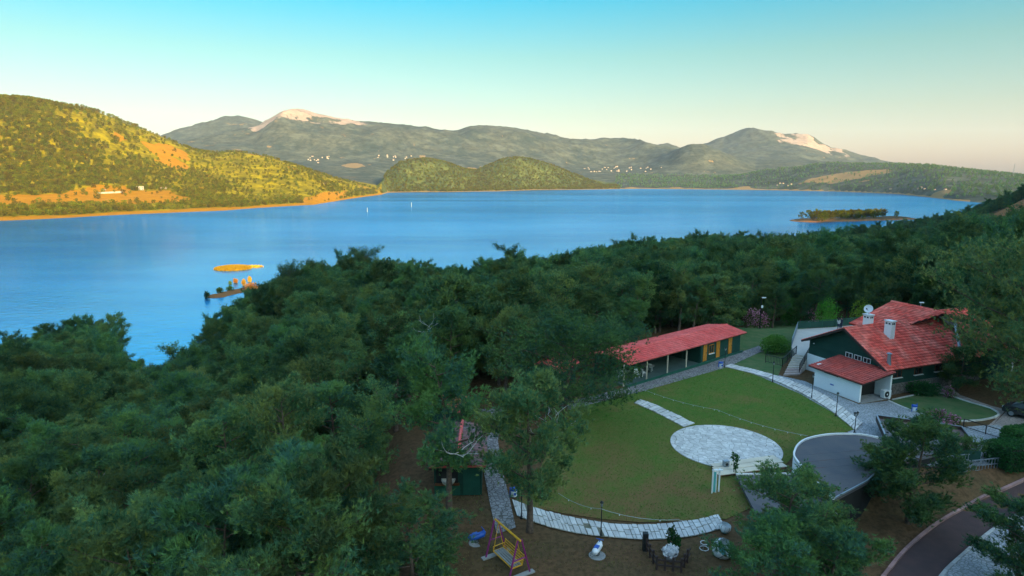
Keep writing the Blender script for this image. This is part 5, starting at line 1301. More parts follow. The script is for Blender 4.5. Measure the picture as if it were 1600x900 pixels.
# ------------------------------------------------------------------ glider swing, toys, bins
sw0 = P(793, 884, 0); swing = empty('garden_swing', (sw0.x, sw0.y, .04), -1.0, 'purple-framed garden swing with yellow beam and yellow bench seat', 'swing')
LB, HS = 1.25, 2.2
for sx_ in (-1, 1):
    for sy_ in (-1, 1): q = MB(); q.tube([(sx_ * LB, sy_ * .72, -.05), (sx_ * LB, sy_ * .12, HS)], .05, 8); q.obj('leg', M_PURPLE, swing)
    q = MB(); q.tube([(sx_ * LB, -.42, 1.05), (sx_ * LB, .42, 1.05)], .035, 8); q.obj('cross_bar', M_PURPLE, swing)
    q = MB(); q.box((sx_ * LB, 0, .03), (.3, 1.9, .08)); q.obj('footing', M_CONCRETE, swing)
q = MB(); q.tube([(-LB - .1, 0, HS), (LB + .1, 0, HS)], .06, 8); q.obj('beam', M_YELLOW, swing)
bench = MB()
for yy in (-.28, -.14, 0, .14, .28): bench.bar((-.95, yy, .48), (.95, yy, .48), .09, .03)
so_ = MB(); so_.bar((-1.0, -.34, .46), (1.0, -.34, .46), .05); so_.bar((-1.0, .34, .46), (1.0, .34, .46), .05); so_.bar((-1.0, -.34, .46), (-1.0, .34, .46), .05); so_.bar((1.0, -.34, .46), (1.0, .34, .46), .05)
seat = so_.obj('seat_frame', M_YELLOW, swing)
for yy in (-.24, -.08, .08, .24): q = MB(); q.bar((-.97, yy, .49), (.97, yy, .49), .12, .025); q.obj('seat_slat', M_GREYTOP, seat)
for k in range(4): q = MB(); q.bar((-.97, .36 + .04 * k, .58 + k * .13), (.97, .36 + .04 * k, .58 + k * .13), .03, .06); q.obj('back_slat', M_YELLOW, seat)
for sx_ in (-1, 1):
    q = MB(); q.tube([(sx_ * .98, .34, .46), (sx_ * .98, .50, 1.02)], .025, 6); q.obj('back_post', M_YELLOW, seat)
    q = MB(); q.tube([(sx_ * 1.0, -.34, .46), (sx_ * 1.0, -.34, .74), (sx_ * 1.0, .38, .76)], .025, 6); q.obj('armrest', M_YELLOW, seat)
    for yy in (-.34, .34): q = MB(); q.tube([(sx_ * .98, yy, .48), (sx_ * .98, 0, HS - .05)], .018, 5); q.obj('hanger', M_YELLOW, swing)
def spring_rider(px, py, rz, label, mat2=M_BLUE):
    p = P(px, py, 0); t = empty('spring_rider', (p.x, p.y, 0), rz, label, 'spring rider')
    q = MB(); pts = [(.13 * math.cos(a), .13 * math.sin(a), .02 + .3 * a / 18.8) for a in np.linspace(0, 18.8, 40)]; q.tube(pts, .02, 5); q.obj('spring', M_BLACKIRON, t)
    q = MB(); q.tube([(-.55, 0, .5), (-.4, 0, .45), (0, 0, .42), (.4, 0, .46), (.55, 0, .62)], [.08, .2, .19, .2, .10], 10); q.obj('body', mat2, t, True)
    q = MB(); q.tube([(.42, -.22, .82), (.42, .22, .82)], .025, 6); q.tube([(.42, 0, .5), (.42, 0, .82)], .03, 6); q.obj('handlebar', M_BLUE, t)
    q = MB(); q.box((-.1, 0, .62), (.34, .26, .06)); q.obj('saddle', M_BLUE, t)
    q = MB(); q.lathe([(.5, -.02), (.5, .012), (.49, .02)], 16); q.obj('base_pad', M_CONCRETE, t)
spring_rider(745, 848, .5, 'bright blue spring rider near the end of the cobbled path')
spring_rider(933, 868, 1.1, 'small blue and white spring rider on bare ground below the lawn', M_PLASTIC)
def litter_bin(px, py, label, z=0):
    p = P(px, py, z); t = empty('litter_bin', tuple(p), .3, label, 'litter bin')
    q = MB(); q.lathe([(.2, .06), (.23, .5), (.24, .52)], 14); q.obj('drum', M_PLASTIC, t)
    q = MB(); q.lathe([(.25, .5), (.25, .62), (.22, .64)], 14); q.obj('rim', M_BLUE, t)
    for sx_ in (-.28, .28): q = MB(); q.bar((sx_, 0, 0), (sx_, 0, .75), .05); q.obj('post', M_BLUE, t)
    q = MB(); q.box((0, -.235, .3), (.16, .02, .2)); q.obj('badge', M_BLUE, t)
litter_bin(803, 776, 'white and blue litter bin where the cobbled path meets the flagstones')
litter_bin(1126, 574, 'white and blue litter bin at the far corner of the lawn by the pavilion walk')
litter_bin(1428, 643, 'white and blue litter bin on the turf island of the forecourt')
# lamps: thin black posts with lantern heads
def lamp_post(px, py, h, label, two=False):
    p = G(px, py); t = empty('lamp_post', tuple(p), .4, label, 'lamp post', 'black garden lamp posts')
    q = MB(); q.lathe([(.11, 0), (.11, .08), (.05, .2), (.035, .4), (.03, h - .3)], 10); q.obj('pole', M_BLACKIRON, t)
    for sx_ in ((-.16, .16) if two else (0,)):
        if two: q = MB(); q.tube([(0, 0, h - .35), (sx_, 0, h - .3)], .02, 5); q.obj('bracket', M_BLACKIRON, t)
        q = MB(); q.lathe([(.06, h - .3), (.10, h - .08), (.10, h - .06)], 8, (sx_, 0, 0)); la = q.obj('lantern', M_GREYTOP, t)
        q = MB(); q.lathe([(.13, h - .06), (.10, h), (.02, h + .08)], 8, (sx_, 0, 0)); q.obj('lantern_cap', M_BLACKIRON, la)
LAMPS = [(815, 810, 2.3, 'black lamp post beside the trunk where the curved flagstone path begins', True), (939, 838, 2.3, 'black lamp post standing in the middle of the curved flagstone path', False), (1132, 575, 2.4, 'black lamp post at the corner of pavilion walk and flagstone path', False),
         (1207, 598, 2.3, 'black lamp post on the lawn edge in front of the terrace steps', False), (1268, 623, 2.5, 'black lamp post on the lawn edge in front of the white annex', False), (1306, 651, 2.3, 'black lamp post between white annex and curved felt roof', False), (1335, 677, 1.9, 'short black twin lamp at the end of the flagstone path', True)]
for L_ in LAMPS: lamp_post(L_[0], L_[1], L_[2], L_[3], L_[4])
p = P(1300, 613, 0); t = empty('drinking_fountain', (p.x, p.y, 0), HRZ, 'small blue hooded post against the white annex wall', 'post')
q = MB(); q.bar((0, 0, 0), (0, 0, .8), .12); q.obj('post', M_METAL, t); q = MB(); q.box((0, 0, .84), (.42, .3, .1)); q.obj('hood', M_BLUE, t)
# floodlight mast behind the lawn and a street light behind the house
p = P(1187, 512, 0); t = empty('floodlight_mast', (p.x, p.y, hz(p.x, p.y)), 0, 'thin dark floodlight mast with two white heads above the oleanders', 'lamp post')
q = MB(); q.lathe([(.09, 0), (.06, 4.6)], 8); q.obj('pole', M_BLACKIRON, t)
q = MB(); q.box((.32, 0, 4.62), (.6, .24, .12)); q.obj('lamp_head', M_PLASTIC, t); q = MB(); q.box((.1, -.1, 3.3), (.26, .2, .36)); q.obj('lamp_head', M_PLASTIC, t)
p = PR(1436, 500, 96); t = empty('street_light', (p.x, p.y, hz(p.x, p.y)), 0, 'street light with white head rising behind the house roof', 'street light')
top = PR(1436, 473, 96).z - hz(p.x, p.y)
q = MB(); q.lathe([(.1, 0), (.05, top)], 8); q.obj('pole', M_METAL, t); q = MB(); q.box((.1, 0, top + .05), (.5, .2, .1)); q.obj('lamp_head', M_PLASTIC, t)
# strings of bulbs
M_WIRE = simple_mat('pale_cable', (0.42, 0.46, 0.46), (0.36, 0.40, 0.40), 3, .6)
def string_lights(label, pts, sag, nb, sub=14):
    o = Vector(pts[0]); t = empty('string_lights', tuple(o), 0, label, 'string lights'); full = []
    for a, b in zip(pts[:-1], pts[1:]):
        a, b = Vector(a), Vector(b)
        for k in range(sub + 1):
            f = k / sub; full.append(a.lerp(b, f) - Vector((0, 0, sag * 4 * f * (1 - f))) - o)
    q = MB(); q.tube(full, .014, 4); q.obj('cable', M_WIRE, t)
    bm_ = MB(); bm_.lathe([(.02, .0), (.02, -.05), (.05, -.1), (.045, -.15), (.01, -.17)], 8); me = bm_.mesh('bulb', M_PLASTIC)
    for k in range(nb):
        f = (k + .5) / nb * (len(full) - 1); i = int(f); b = link('bulb', me, t, full[i].lerp(full[min(i + 1, len(full) - 1)], f - i)); b.scale = (.62,) * 3
p1, p2, p3 = P(1002, 607, .25), P(1120, 640, .6), P(1262, 681, 1.5)
string_lights('cable of small white bulbs strung low across the green half of the lawn', [p1, p2, p3], .25, 16)
q1, q2, q3, q4 = P(872, 770, 1.4), P(939, 795, 2.1), P(1060, 812, 1.2), P(1118, 808, 1.4)
string_lights('pale cable with bulbs sagging along the curved flagstone path', [q1, q2, q3, q4], .25, 6)

# ------------------------------------------------------------------ corner by the stage: fence, planter, shell seats
f0_ = [P(x, y, 0) for x, y in ((1010, 862), (1026, 890), (1064, 894), (1078, 872))]
fence = empty('low_fence', tuple(f0_[0]), 0, 'low dark wooden fence around the white-flowered planter', 'fence'); o = f0_[0]
for a, b in zip(f0_[:-1], f0_[1:]):
    n_ = 3
    for k in range(n_): q = MB(); c = a.lerp(b, k / n_) - o; q.box((c.x, c.y, .4), (.1, .1, .9)); q.obj('post', M_FASCIA, fence)
    for zz in (.3, .62): q = MB(); q.bar(a - o + Vector((0, 0, zz)), b - o + Vector((0, 0, zz)), .05, .1); q.obj('rail', M_FASCIA, fence)
q = MB(); q.box((-.05, .15, .55), (.3, .3, 1.15)); q.obj('gate_post', M_BLACKIRON, fence)
p = P(1047, 874, 0); t = empty('flower_planter', (p.x, p.y, 0), 0, 'round planter of white flowers inside the low dark fence', 'planter')
q = MB(); q.lathe([(.3, 0), (.42, .4), (.45, .42), (.38, .42), (.36, .36)], 16); q.obj('pot', M_CONCRETE, t)
link('flowers', blob_foliage('flowers', 220, (.6, .6, .35), M_WHITEFL, 5, 4, .13, .05), t, (0, 0, .4))
def shell_seat(px, py, s_, rz, tilt, label):
    p = P(px, py, 0); t = empty('shell_seat', (p.x, p.y, .02), rz, label, 'seat'); t.scale = (s_,) * 3
    q = MB(); n_ = 18; rows = []
    for j in range(9):
        ph = j / 8 * 2.0 + .05
        for k in range(n_): th_ = 2 * math.pi * k / n_; q.v.append((.62 * math.sin(ph) * math.cos(th_), .62 * math.sin(ph) * math.sin(th_) , .72 - .72 * math.cos(ph)))
    for j in range(8):
        for k in range(n_): q.f.append((j * n_ + k, j * n_ + (k + 1) % n_, (j + 1) * n_ + (k + 1) % n_, (j + 1) * n_ + k))
    sh = q.obj('shell', M_PLASTIC, t, True); sh.rotation_euler = (tilt, 0, 0); sh.location = (0, 0, .05)
    q = MB(); q.lathe([(.45, .26), (.5, .32), (.2, .36)], 16); c = q.obj('cushion', M_TEAL, t, True); c.rotation_euler = (tilt, 0, 0)
    for k in range(8):
        th_ = 2 * math.pi * k / 8; q = MB(); q.tube([(.63 * math.sin(ph) * math.cos(th_), .63 * math.sin(ph) * math.sin(th_), .72 - .735 * math.cos(ph)) for ph in np.linspace(.1, 2.0, 8)], .02, 5); q.obj('rib', M_BLACKIRON if k % 2 else M_METAL, sh)
shell_seat(1119, 862, .95, .4, R(50), 'large white shell-shaped seat tipped on the grass by the path end')
shell_seat(1130, 833, .55, 1.2, R(15), 'small white shell-shaped seat at the very end of the curved path')
p = P(1100, 858, 0); t = empty('wire_stool', (p.x, p.y, 0), 0, 'small pale wire stool next to the large white shell seat', 'stool')
for zz, rr in ((.42, .22), (.05, .26)): q = MB(); q.tube([(rr * math.cos(a), rr * math.sin(a), zz) for a in np.linspace(0, 2 * math.pi, 17)], .02, 5); q.obj('ring', M_PLASTIC, t)
for k in range(6): a = k * math.pi / 3; q = MB(); q.tube([(.22 * math.cos(a), .22 * math.sin(a), .42), (.26 * math.cos(a), .26 * math.sin(a), .05)], .012, 4); q.obj('leg', M_METAL, t)

# ------------------------------------------------------------------ parked car, half out of view
p = P(1612, 655, 0); car = empty('parked_car', (p.x, p.y, .02), 2.2, 'dark parked car with bright windscreen at the edge of the drive', 'car')
prof = [(-2.1, .35), (-2.15, .75), (-1.9, .95), (-1.2, 1.02), (-.7, 1.42), (.7, 1.45), (1.5, 1.0), (2.0, .92), (2.12, .6), (2.05, .35)]
q = MB(); n_ = len(prof); q.add([(x, s_ * (.82 if z < 1.1 else .66), z) for s_ in (-1, 1) for x, z in prof], [tuple(range(n_)), tuple(range(2 * n_ - 1, n_ - 1, -1))] + [((i + 1) % n_, i, n_ + i, n_ + (i + 1) % n_) for i in range(n_)])
body = q.obj('body', simple_mat('dark_car_paint', (0.02, 0.025, 0.03), (0.025, 0.03, 0.035), 2, .2, spec=.6), car)
for pts_ in ([(-1.17, 1.04), (-.72, 1.40)], [(1.46, 1.03), (.73, 1.42)]):
    (x0, z0), (x1, z1) = pts_; q = MB(); d = .02 if x0 > 0 else -.02; q.add([(x0 + d, -.7, z0 + .02), (x0 + d, .7, z0 + .02), (x1 + d, .58, z1 + .02), (x1 + d, -.58, z1 + .02)], [(0, 1, 2, 3)]); q.obj('windscreen', M_METAL, body)
for sy_ in (-1, 1):
    q = MB(); q.add([(-1.0, sy_ * .80, 1.04), (1.2, sy_ * .80, 1.04), (.65, sy_ * .685, 1.38), (-.66, sy_ * .685, 1.36)], [(0, 1, 2, 3)]); q.obj('side_window', M_GLASS, body)
    for x in (-1.35, 1.35):
        q = MB(); q.tube([(x, sy_ * .70, .33), (x, sy_ * .86, .33)], .33, 18); wt = q.obj('wheel', M_BLACKIRON, car); q = MB(); q.tube([(x, sy_ * .861, .33), (x, sy_ * .875, .33)], .2, 12); q.obj('rim', M_METAL, wt)
    q = MB(); q.box((2.07, sy_ * .6, .74), (.08, .34, .14)); q.obj('headlight', M_PLASTIC, body)

# ------------------------------------------------------------------ the couple on the terrace
M_SKIN = simple_mat('skin', (0.48, 0.29, 0.21), (0.42, 0.25, 0.18), 5, .6); M_HAIR = simple_mat('dark_hair', (0.02, 0.014, 0.012), (0.03, 0.02, 0.016), 8, .6)
def person(loc, rz, h, top, legs, label, arm, long_hair):
    t = empty('person', loc, rz, label, 'person'); k = h / 1.75
    V = dict(pel=(0, 0, .95), sp=(0, .01, 1.15), ch=(0, .0, 1.36), nk=(0, 0, 1.50), hd=(0, .02, 1.60), tp=(0, .02, 1.72), ls=(-.17, 0, 1.43), le=(-.24, -.02, 1.16), lw=(-.22, .12, .94) if not arm else (-.08, .3, 1.18), lf=(-.21, .16, .86) if not arm else (.02, .33, 1.2), rs=(.17, 0, 1.43), re=(.25, -.02, 1.17), rw=(.22, .1, .94) if not arm else (.1, .3, 1.2), rf=(.21, .14, .86) if not arm else (-.02, .34, 1.22), lh=(-.09, 0, .9), lk=(-.11, .03, .5), la=(-.11, 0, .09), lt=(-.12, .16, .04), rh=(.09, 0, .9), rk=(.11, .05, .5), ra=(.11, -.02, .09), rt=(.12, .15, .04))
    rad = dict(pel=.15, sp=.13, ch=.155, nk=.055, hd=.095, tp=.075, ls=.07, le=.048, lw=.035, lf=.03, rs=.07, re=.048, rw=.035, rf=.03, lh=.095, lk=.062, la=.042, lt=.036, rh=.095, rk=.062, ra=.042, rt=.036)
    ks = list(V); E_ = [('pel', 'sp'), ('sp', 'ch'), ('ch', 'nk'), ('nk', 'hd'), ('hd', 'tp'), ('ch', 'ls'), ('ls', 'le'), ('le', 'lw'), ('lw', 'lf'), ('ch', 'rs'), ('rs', 're'), ('re', 'rw'), ('rw', 'rf'), ('pel', 'lh'), ('lh', 'lk'), ('lk', 'la'), ('la', 'lt'), ('pel', 'rh'), ('rh', 'rk'), ('rk', 'ra'), ('ra', 'rt')]
    me = bpy.data.meshes.new('body'); me.from_pydata([tuple(c * k for c in V[n_]) for n_ in ks], [(ks.index(a), ks.index(b)) for a, b in E_], [])
    o = link('body', me, t); md = o.modifiers.new('skin', 'SKIN'); md.use_smooth_shade = True
    sv = me.skin_vertices[0].data
    for i, n_ in enumerate(ks): sv[i].radius = (rad[n_] * k * (1.15 if n_ in ('ch', 'pel') else 1), rad[n_] * k * (.8 if n_ in ('ch', 'pel') else 1)); sv[i].use_root = n_ == 'pel'
    o.modifiers.new('sub', 'SUBSURF').levels = 1; o.modifiers['sub'].render_levels = 2
    m, nt, b = new_mat(label.split()[1] + '_clothes'); tc = N(nt, 'ShaderNodeTexCoord'); sp_ = N(nt, 'ShaderNodeSeparateXYZ'); nt.links.new(tc.outputs['Object'], sp_.inputs[0])
    dv = N(nt, 'ShaderNodeMath', operation='DIVIDE'); nt.links.new(sp_.outputs['Z'], dv.inputs[0]); dv.inputs[1].default_value = 1.8 * k
    cr = nt.nodes.new('ShaderNodeValToRGB'); cr.color_ramp.interpolation = 'CONSTANT'; e = cr.color_ramp.elements
    while len(e) < 4: e.new(.5)
    for el_, (pp, cc) in zip(e, ((0, (.02, .02, .02)), (.06, legs), (.53, top), (.835, (.48, .29, .21)))): el_.position = pp; el_.color = (*cc, 1)
    nt.links.new(dv.outputs[0], cr.inputs[0]); nt.links.new(cr.outputs[0], b.inputs['Base Color']); b.inputs['Roughness'].default_value = .8; me.materials.append(m)
    q = MB(); q.lathe([(.04, 1.80), (.10, 1.76), (.125, 1.68), (.12, 1.60 if not long_hair else 1.42), (.10, 1.58 if not long_hair else 1.40)], 14, (0, -.03, 0)); hr = q.obj('hair', M_HAIR, t, True); hr.scale = (k,) * 3
    q = MB()
    for sx_ in (-1, 1):
        q.tube([(sx_ * .035, .115, 1.635), (sx_ * .035, .125, 1.635)], .012, 6)
    q.obj('eyes', M_HAIR, t).scale = (k,) * 3
    q = MB(); q.add([(-.016, .11, 1.585), (.016, .11, 1.585), (0, .145, 1.59), (0, .112, 1.63)], [(0, 1, 2), (0, 2, 3), (2, 1, 3)]); q.obj('nose', M_SKIN, t).scale = (k,) * 3
    return t
p = P(1309.5, 516, TZ); person((p.x, p.y, TZ), -1.2, 1.68, (.60, .55, .52), (.05, .06, .09), 'person in pale top standing close to another on the terrace', True, True)
p = P(1314, 516, TZ); person((p.x, p.y, TZ), 1.7, 1.76, (.03, .035, .06), (.03, .04, .07), 'person in dark clothes embracing another at the terrace edge', True, False)
# ------------------------------------------------------------------ single trees around the clearing
def tree_at(kind, px, py, h, rz, label, wide=1.0, top_y=None, z=None):
    p = G(px, py) if z is None else P(px, py, z)
    if top_y is not None:                                  # height that brings the crown to that picture row
        r = math.hypot(p.x, p.y); h = PR(px, top_y, r).z - p.z
    return pine(kind, (p.x, p.y, p.z - .05), h, rz, label, 'pines around the clearing', wide)
t1 = tree_at(5, 704, 838, 0, .6, 'tall pine with a bare trunk leaning over the green hut', 1.0, 560); t1.rotation_euler = (0, R(3), .6)
t2 = tree_at(0, 825, 832, 0, 2.0, 'pine with drooping foliage above the start of the curved path', 1.0, 592)
t3 = tree_at(BIGPINE, 884, 655, 0, 1.0, 'wide spreading pine in front of the pavilion end', 1.2, 515)
tree_at(3, 1215, 905, 0, 2.6, 'dense pine in front of the flat felt-roofed store', 1.35, 738)
tree_at(4, 1255, 880, 0, .3, 'bushy pine beneath the curved felt roof', 1.4, 765)
tree_at(4, 1310, 905, 0, 1.3, 'young pine in the dip below the curved roof', 1.2, 815)
tree_at(4, 1422, 818, 0, 4.0, 'rounded pine between the curved roof and the red road', 1.3, 662)
tree_at(7, 1372, 775, 0, 2.2, 'small pine leaning against the curved felt roof edge', 1.2, 690)
tree_at(0, 1195, 985, 0, 2.2, 'pine rising from below the frame towards the shell seats', 1.25, 812)
tree_at(4, 1292, 975, 0, 5.2, 'pine at the lower frame edge left of the red road', 1.5, 838)
tree_at(4, 648, 960, 0, 1.1, 'pine at the lower frame edge beside the bare clearing', 1.45, 800)
tree_at(2, 575, 955, 0, 3.1, 'pointed pine at the lower frame edge in the front row', 1.3, 790)
tree_at(4, 1590, 930, 0, 5.0, 'pine overhanging the near end of the road pavement', 1.5, 790)
tree_at(4, 1600, 812, 0, 3.0, 'pine at the picture edge just across the road', .9, 775)
tree_at(BIGPINE, 1632, 650, 0, 2.9, 'huge dark pine overhanging the right side of the house', .95, 405)
tree_at(4, 1498, 612, 0, 3.6, 'leafy pine pressed against the side wall of the house', 1.3, 545)
tree_at(1, 1585, 612, 0, .4, 'dark pine behind the forecourt drive beside the house', 1.5, 440)
pine(UMBRELLA, tuple(Vector((*PR(566, 430, 215).to_2d(), hz(*PR(566, 430, 215).to_2d())))), PR(566, 398, 215).z - hz(*PR(566, 430, 215).to_2d()), .3, 'round-headed umbrella pine breaking the skyline against the lake', 'umbrella pines on the skyline', 1.0)
pine(UMBRELLA, tuple(Vector((*PR(452, 460, 190).to_2d(), hz(*PR(452, 460, 190).to_2d())))), PR(452, 424, 190).z - hz(*PR(452, 460, 190).to_2d()), 1.9, 'flat-topped umbrella pine at the edge of the cove', 'umbrella pines on the skyline', .8)
for t_, k_, z_ in ((t1, 3, 6.5), (t2, 4, 6.8), (t2, 5, 5.6)):
    link('dead_branch', dead_twigs(60 + k_, 5, 1.0), t_, (.4 * (k_ - 4), -1.8, z_))
# ------------------------------------------------------------------ shrubs
def shrub(px, py, size, mats, label, cat='shrub', name='shrub', n=900, group=None, stem=True, length=.16, z=None):
    p = G(px, py) if z is None else P(px, py, z)
    t = empty(name, tuple(p), 0, label, cat, group); seed = int(px * 7 + py)
    for i, (m_, nm, frac) in enumerate(mats):
        link(nm, blob_foliage(nm, int(n * frac), tuple(s * (1 if i == 0 else 1.06) for s in size), m_, seed + i, 4, length, .05), t)
    if stem:
        q = MB(); rnd = random.Random(seed)
        for k in range(4): q.tube([(0, 0, -.1), (rnd.uniform(-.4, .4) * size[0], rnd.uniform(-.4, .4) * size[1], size[2] * .7)], [.04, .015], 4)
        q.obj('stem', M_BARK, t)
    return t
PK = [(M_BUSH, 'foliage', .6), (M_PINKFL, 'blossom', .45)]
shrub(1178, 512, (2.6, 2.2, 2.6), PK, 'large oleander covered in pink blossom below the floodlight mast', 'oleander', 'oleander', 1500)
shrub(1272, 506, (2.0, 1.8, 2.2), PK, 'pink-flowering oleander just beyond the terrace railing', 'oleander', 'oleander', 1200)
shrub(1137, 512, (1.4, 1.2, 1.8), PK, 'small pink oleander peeping over the pavilion roof end', 'oleander', 'oleander', 700)
shrub(1098, 520, (1.2, 1.2, 1.8), PK, 'pink oleander showing above the middle of the pavilion roof', 'oleander', 'oleander', 600)
shrub(1228, 508, (3.2, 2.6, 4.6), [(M_BUSH, 'foliage', 1)], 'tall pale green bush between the two large oleanders', 'bush', 'bush', 2600)
shrub(1214, 552, (2.6, 2.2, 2.4), [(M_BUSH, 'foliage', 1)], 'rounded green bush on the bank beside the terrace steps', 'bush', 'bush', 2400)
shrub(1294, 512, (2.2, 2.0, 4.4), [(M_LIME, 'foliage', 1)], 'bright lime-green sapling directly behind the terrace railing', 'sapling', 'sapling', 1500)
shrub(1341, 506, (2.0, 1.8, 4.0), [(M_LIME, 'foliage', 1)], 'bright green sapling left of the satellite dish', 'sapling', 'sapling', 1000)
shrub(1374, 498, (1.8, 1.8, 4.0), [(M_LIME, 'foliage', 1)], 'bright green sapling rising by the rear roof edge', 'sapling', 'sapling', 900)
shrub(1462, 659, (1.1, .8, 1.2), PK, 'pink blossoming shrub at the near kerb of the turf island', 'shrub', 'flowering_shrub', 500, length=.11)
shrub(1488, 664, (.9, .7, .9), PK, 'smaller pink shrub beside the angular roof corner', 'shrub', 'flowering_shrub', 400, length=.11)
shrub(1482, 622, (.7, .7, 1.2), PK, 'thin pinkish shrub where the brick drive passes the turf island', 'shrub', 'flowering_shrub', 250, length=.11)
shrub(1440, 617, (2.4, .9, 1.4), [(M_HEDGE, 'foliage', 1)], 'dark low shrub against the stone base of the house', 'shrub', 'shrub', 1300)
def hedge(px, py, size, rz, label):
    p = G(px, py); t = empty('hedge', tuple(p), rz, label, 'hedge'); g = np.random.default_rng(int(px)); n = 3600; sx_, sy_, sz_ = size
    f = g.integers(0, 5, n); u, v_ = g.uniform(-.5, .5, n), g.uniform(-.5, .5, n); pos = np.zeros((n, 3)); nr = np.zeros((n, 3))
    for i, (a, s_) in enumerate(((0, 1), (0, -1), (1, 1), (1, -1), (2, 1))):
        k = f == i; o_ = [j for j in range(3) if j != a]; pos[k, a] = .5 * s_; pos[k, o_[0]] = u[k]; pos[k, o_[1]] = v_[k]; nr[k, a] = s_
    pos[:, :2] *= 1 - .16 * np.clip(pos[:, 2:] * 2, 0, 1) ** 3
    pos = pos * np.array(size) + np.array([0, 0, sz_ / 2]) + g.normal(0, .05, (n, 3))
    vv, tn = tufts(pos, nr * .8 + g.normal(0, .3, (n, 3)), g, 4, .13, .05); link('foliage', tri_mesh('foliage', vv, tn, M_HEDGE), t)
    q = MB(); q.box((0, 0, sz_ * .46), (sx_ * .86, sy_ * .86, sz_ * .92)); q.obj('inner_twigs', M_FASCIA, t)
hedge(1578, 726, (2.6, 2.2, 1.7), .2, 'clipped dark hedge block at the bridge end of the forecourt')
hedge(1598, 700, (2.4, 2.0, 1.6), .2, 'clipped hedge block behind the first, at the picture edge')
def thin_plant(px, py, h, label, n=3, z=None):
    p = G(px, py) if z is None else P(px, py, z); t = empty('slender_plant', tuple(p), 0, label, 'plant'); rnd = random.Random(int(px)); g = np.random.default_rng(int(px)); q = MB(); pos, dr = [], []
    for k in range(n):
        e = Vector((rnd.uniform(-.35, .35), rnd.uniform(-.25, .25), h * rnd.uniform(.75, 1.05))); q.tube([(e.x * .3, e.y * .3, -.05), e * .5, e], [.03, .02, .008], 4)
        for j in range(40): f = g.uniform(.3, 1); pos.append(np.array(e) * f + g.normal(0, .07, 3)); dr.append(g.normal(0, .6, 3) + np.array([0, 0, .3]))
    q.obj('stem', M_BARK, t); vv, tn = tufts(np.array(pos), np.array(dr), g, 4, .15, .045); link('foliage', tri_mesh('foliage', vv, tn, M_HEDGE), t)
thin_plant(1149, 745, 2.0, 'slender dark potted sapling standing before the stage boards', 3)
thin_plant(1043, 862, 1.6, 'slender dark plant behind the white-flowered planter', 3)
thin_plant(1058, 866, 1.4, 'dark leafy plant at the fence corner near the curved path', 4)

# ------------------------------------------------------------------ islet, spit and peninsula in the lake
g = np.random.default_rng(88)
n = 5200; a_ = g.uniform(0, 6.283, n); rr_ = np.sqrt(g.random(n))
rx = ISL.x + rr_ * np.cos(a_) * 11.0 + g.normal(0, .4, n); ry = ISL.y + rr_ * np.sin(a_) * 9.5
zt = height(rx, ry); k = zt > LAKE - .25
pos = np.stack([rx[k], ry[k], zt[k]], 1); vv, tn = tufts(pos, np.tile(np.array([[0, 0, 1.0]]), (len(pos), 1)), g, 5, 1.5, .16, .45)
tag(link('reeds', tri_mesh('reeds', vv, tn, M_REED)), 'golden reeds covering the little islet in the lake', kind='stuff')
tail = P(398, 417, LAKE); pos = np.stack([tail.x + g.normal(0, 2.2, 300), tail.y + g.normal(0, 1.4, 300), np.full(300, LAKE)], 1); vv, tn = tufts(pos, np.tile(np.array([[0, 0, 1.0]]), (300, 1)), g, 5, 1.1, .14, .45)
tag(link('reeds', tri_mesh('reeds', vv, tn, M_REED)), 'sparse golden reeds trailing off the islet', kind='stuff')
def lake_shrub(px, py, size, mats, label, n=260, ln=.5):
    p = P(px, py, LAKE); p.z = max(LAKE - .1, hz(p.x, p.y) - .1); t = empty('shrub', tuple(p), 0, label, 'shrub')
    for i, (m_, nm) in enumerate(mats): link(nm, blob_foliage(nm, n, size, m_, int(px) + i, 4, ln, .14), t)
    q = MB(); q.tube([(0, 0, -.6), (0.1, 0, size[2] * .8)], [.12, .04], 5); q.obj('stem', M_BARK, t)
lake_shrub(394, 455, (4.6, 4.0, 5.2), [(M_SUNORANGE, 'foliage')], 'round shrub painted sunlit orange at the thick end of the gravel spit', 500)
lake_shrub(381, 446, (1.6, 1.6, 3.6), [(M_REED, 'foliage')], 'slim yellow shrub standing behind the gravel spit')
lake_shrub(390, 440, (1.2, 1.2, 3.2), [(M_REED, 'foliage')], 'thin pale yellow shrub nearest the islet')
lake_shrub(368.5, 442, (1.4, 1.2, 2.6), [(M_SUNORANGE, 'foliage')], 'small orange shrub rising from shallow water')
lake_shrub(360, 444, (.9, .9, 2.0), [(M_BUSH, 'foliage')], 'tiny drowned shrub beside the small orange one', 120)
lake_shrub(344, 459, (2.4, 2.0, 2.8), [(M_HEDGE, 'foliage')], 'dark shrub near the pointed tip of the gravel spit')
lake_shrub(360, 455, (2.6, 2.0, 2.4), [(M_HEDGE, 'foliage')], 'dark shrub half way along the gravel spit')
lake_shrub(324, 466, (1.6, 1.6, 3.6), [(M_HEDGE, 'foliage')], 'dark upright shrub standing alone in the water off the spit')
lake_shrub(404, 455, (1.4, 1.2, 1.6), [(M_HEDGE, 'foliage')], 'low dark shrub in the water beside the sunlit-orange shrub')
def buoy(px, py, h, label):
    p = P(px, py, LAKE); t = empty('buoy', tuple(p), 0, label, 'buoy')
    q = MB(); q.lathe([(.3, -.4), (1.1, 0), (1.0, .5), (.3, .8)], 12); q.obj('float', M_GREYTOP, t); q = MB(); q.lathe([(.28, .7), (.22, h)], 8); q.obj('staff', M_PALEWOOD, t)
buoy(574, 331, 7, 'pale marker buoy on the open lake off the golden point')
buoy(643, 323.5, 9, 'dark marker buoy on the open lake before the round hill')
g = np.random.default_rng(17); pts = []
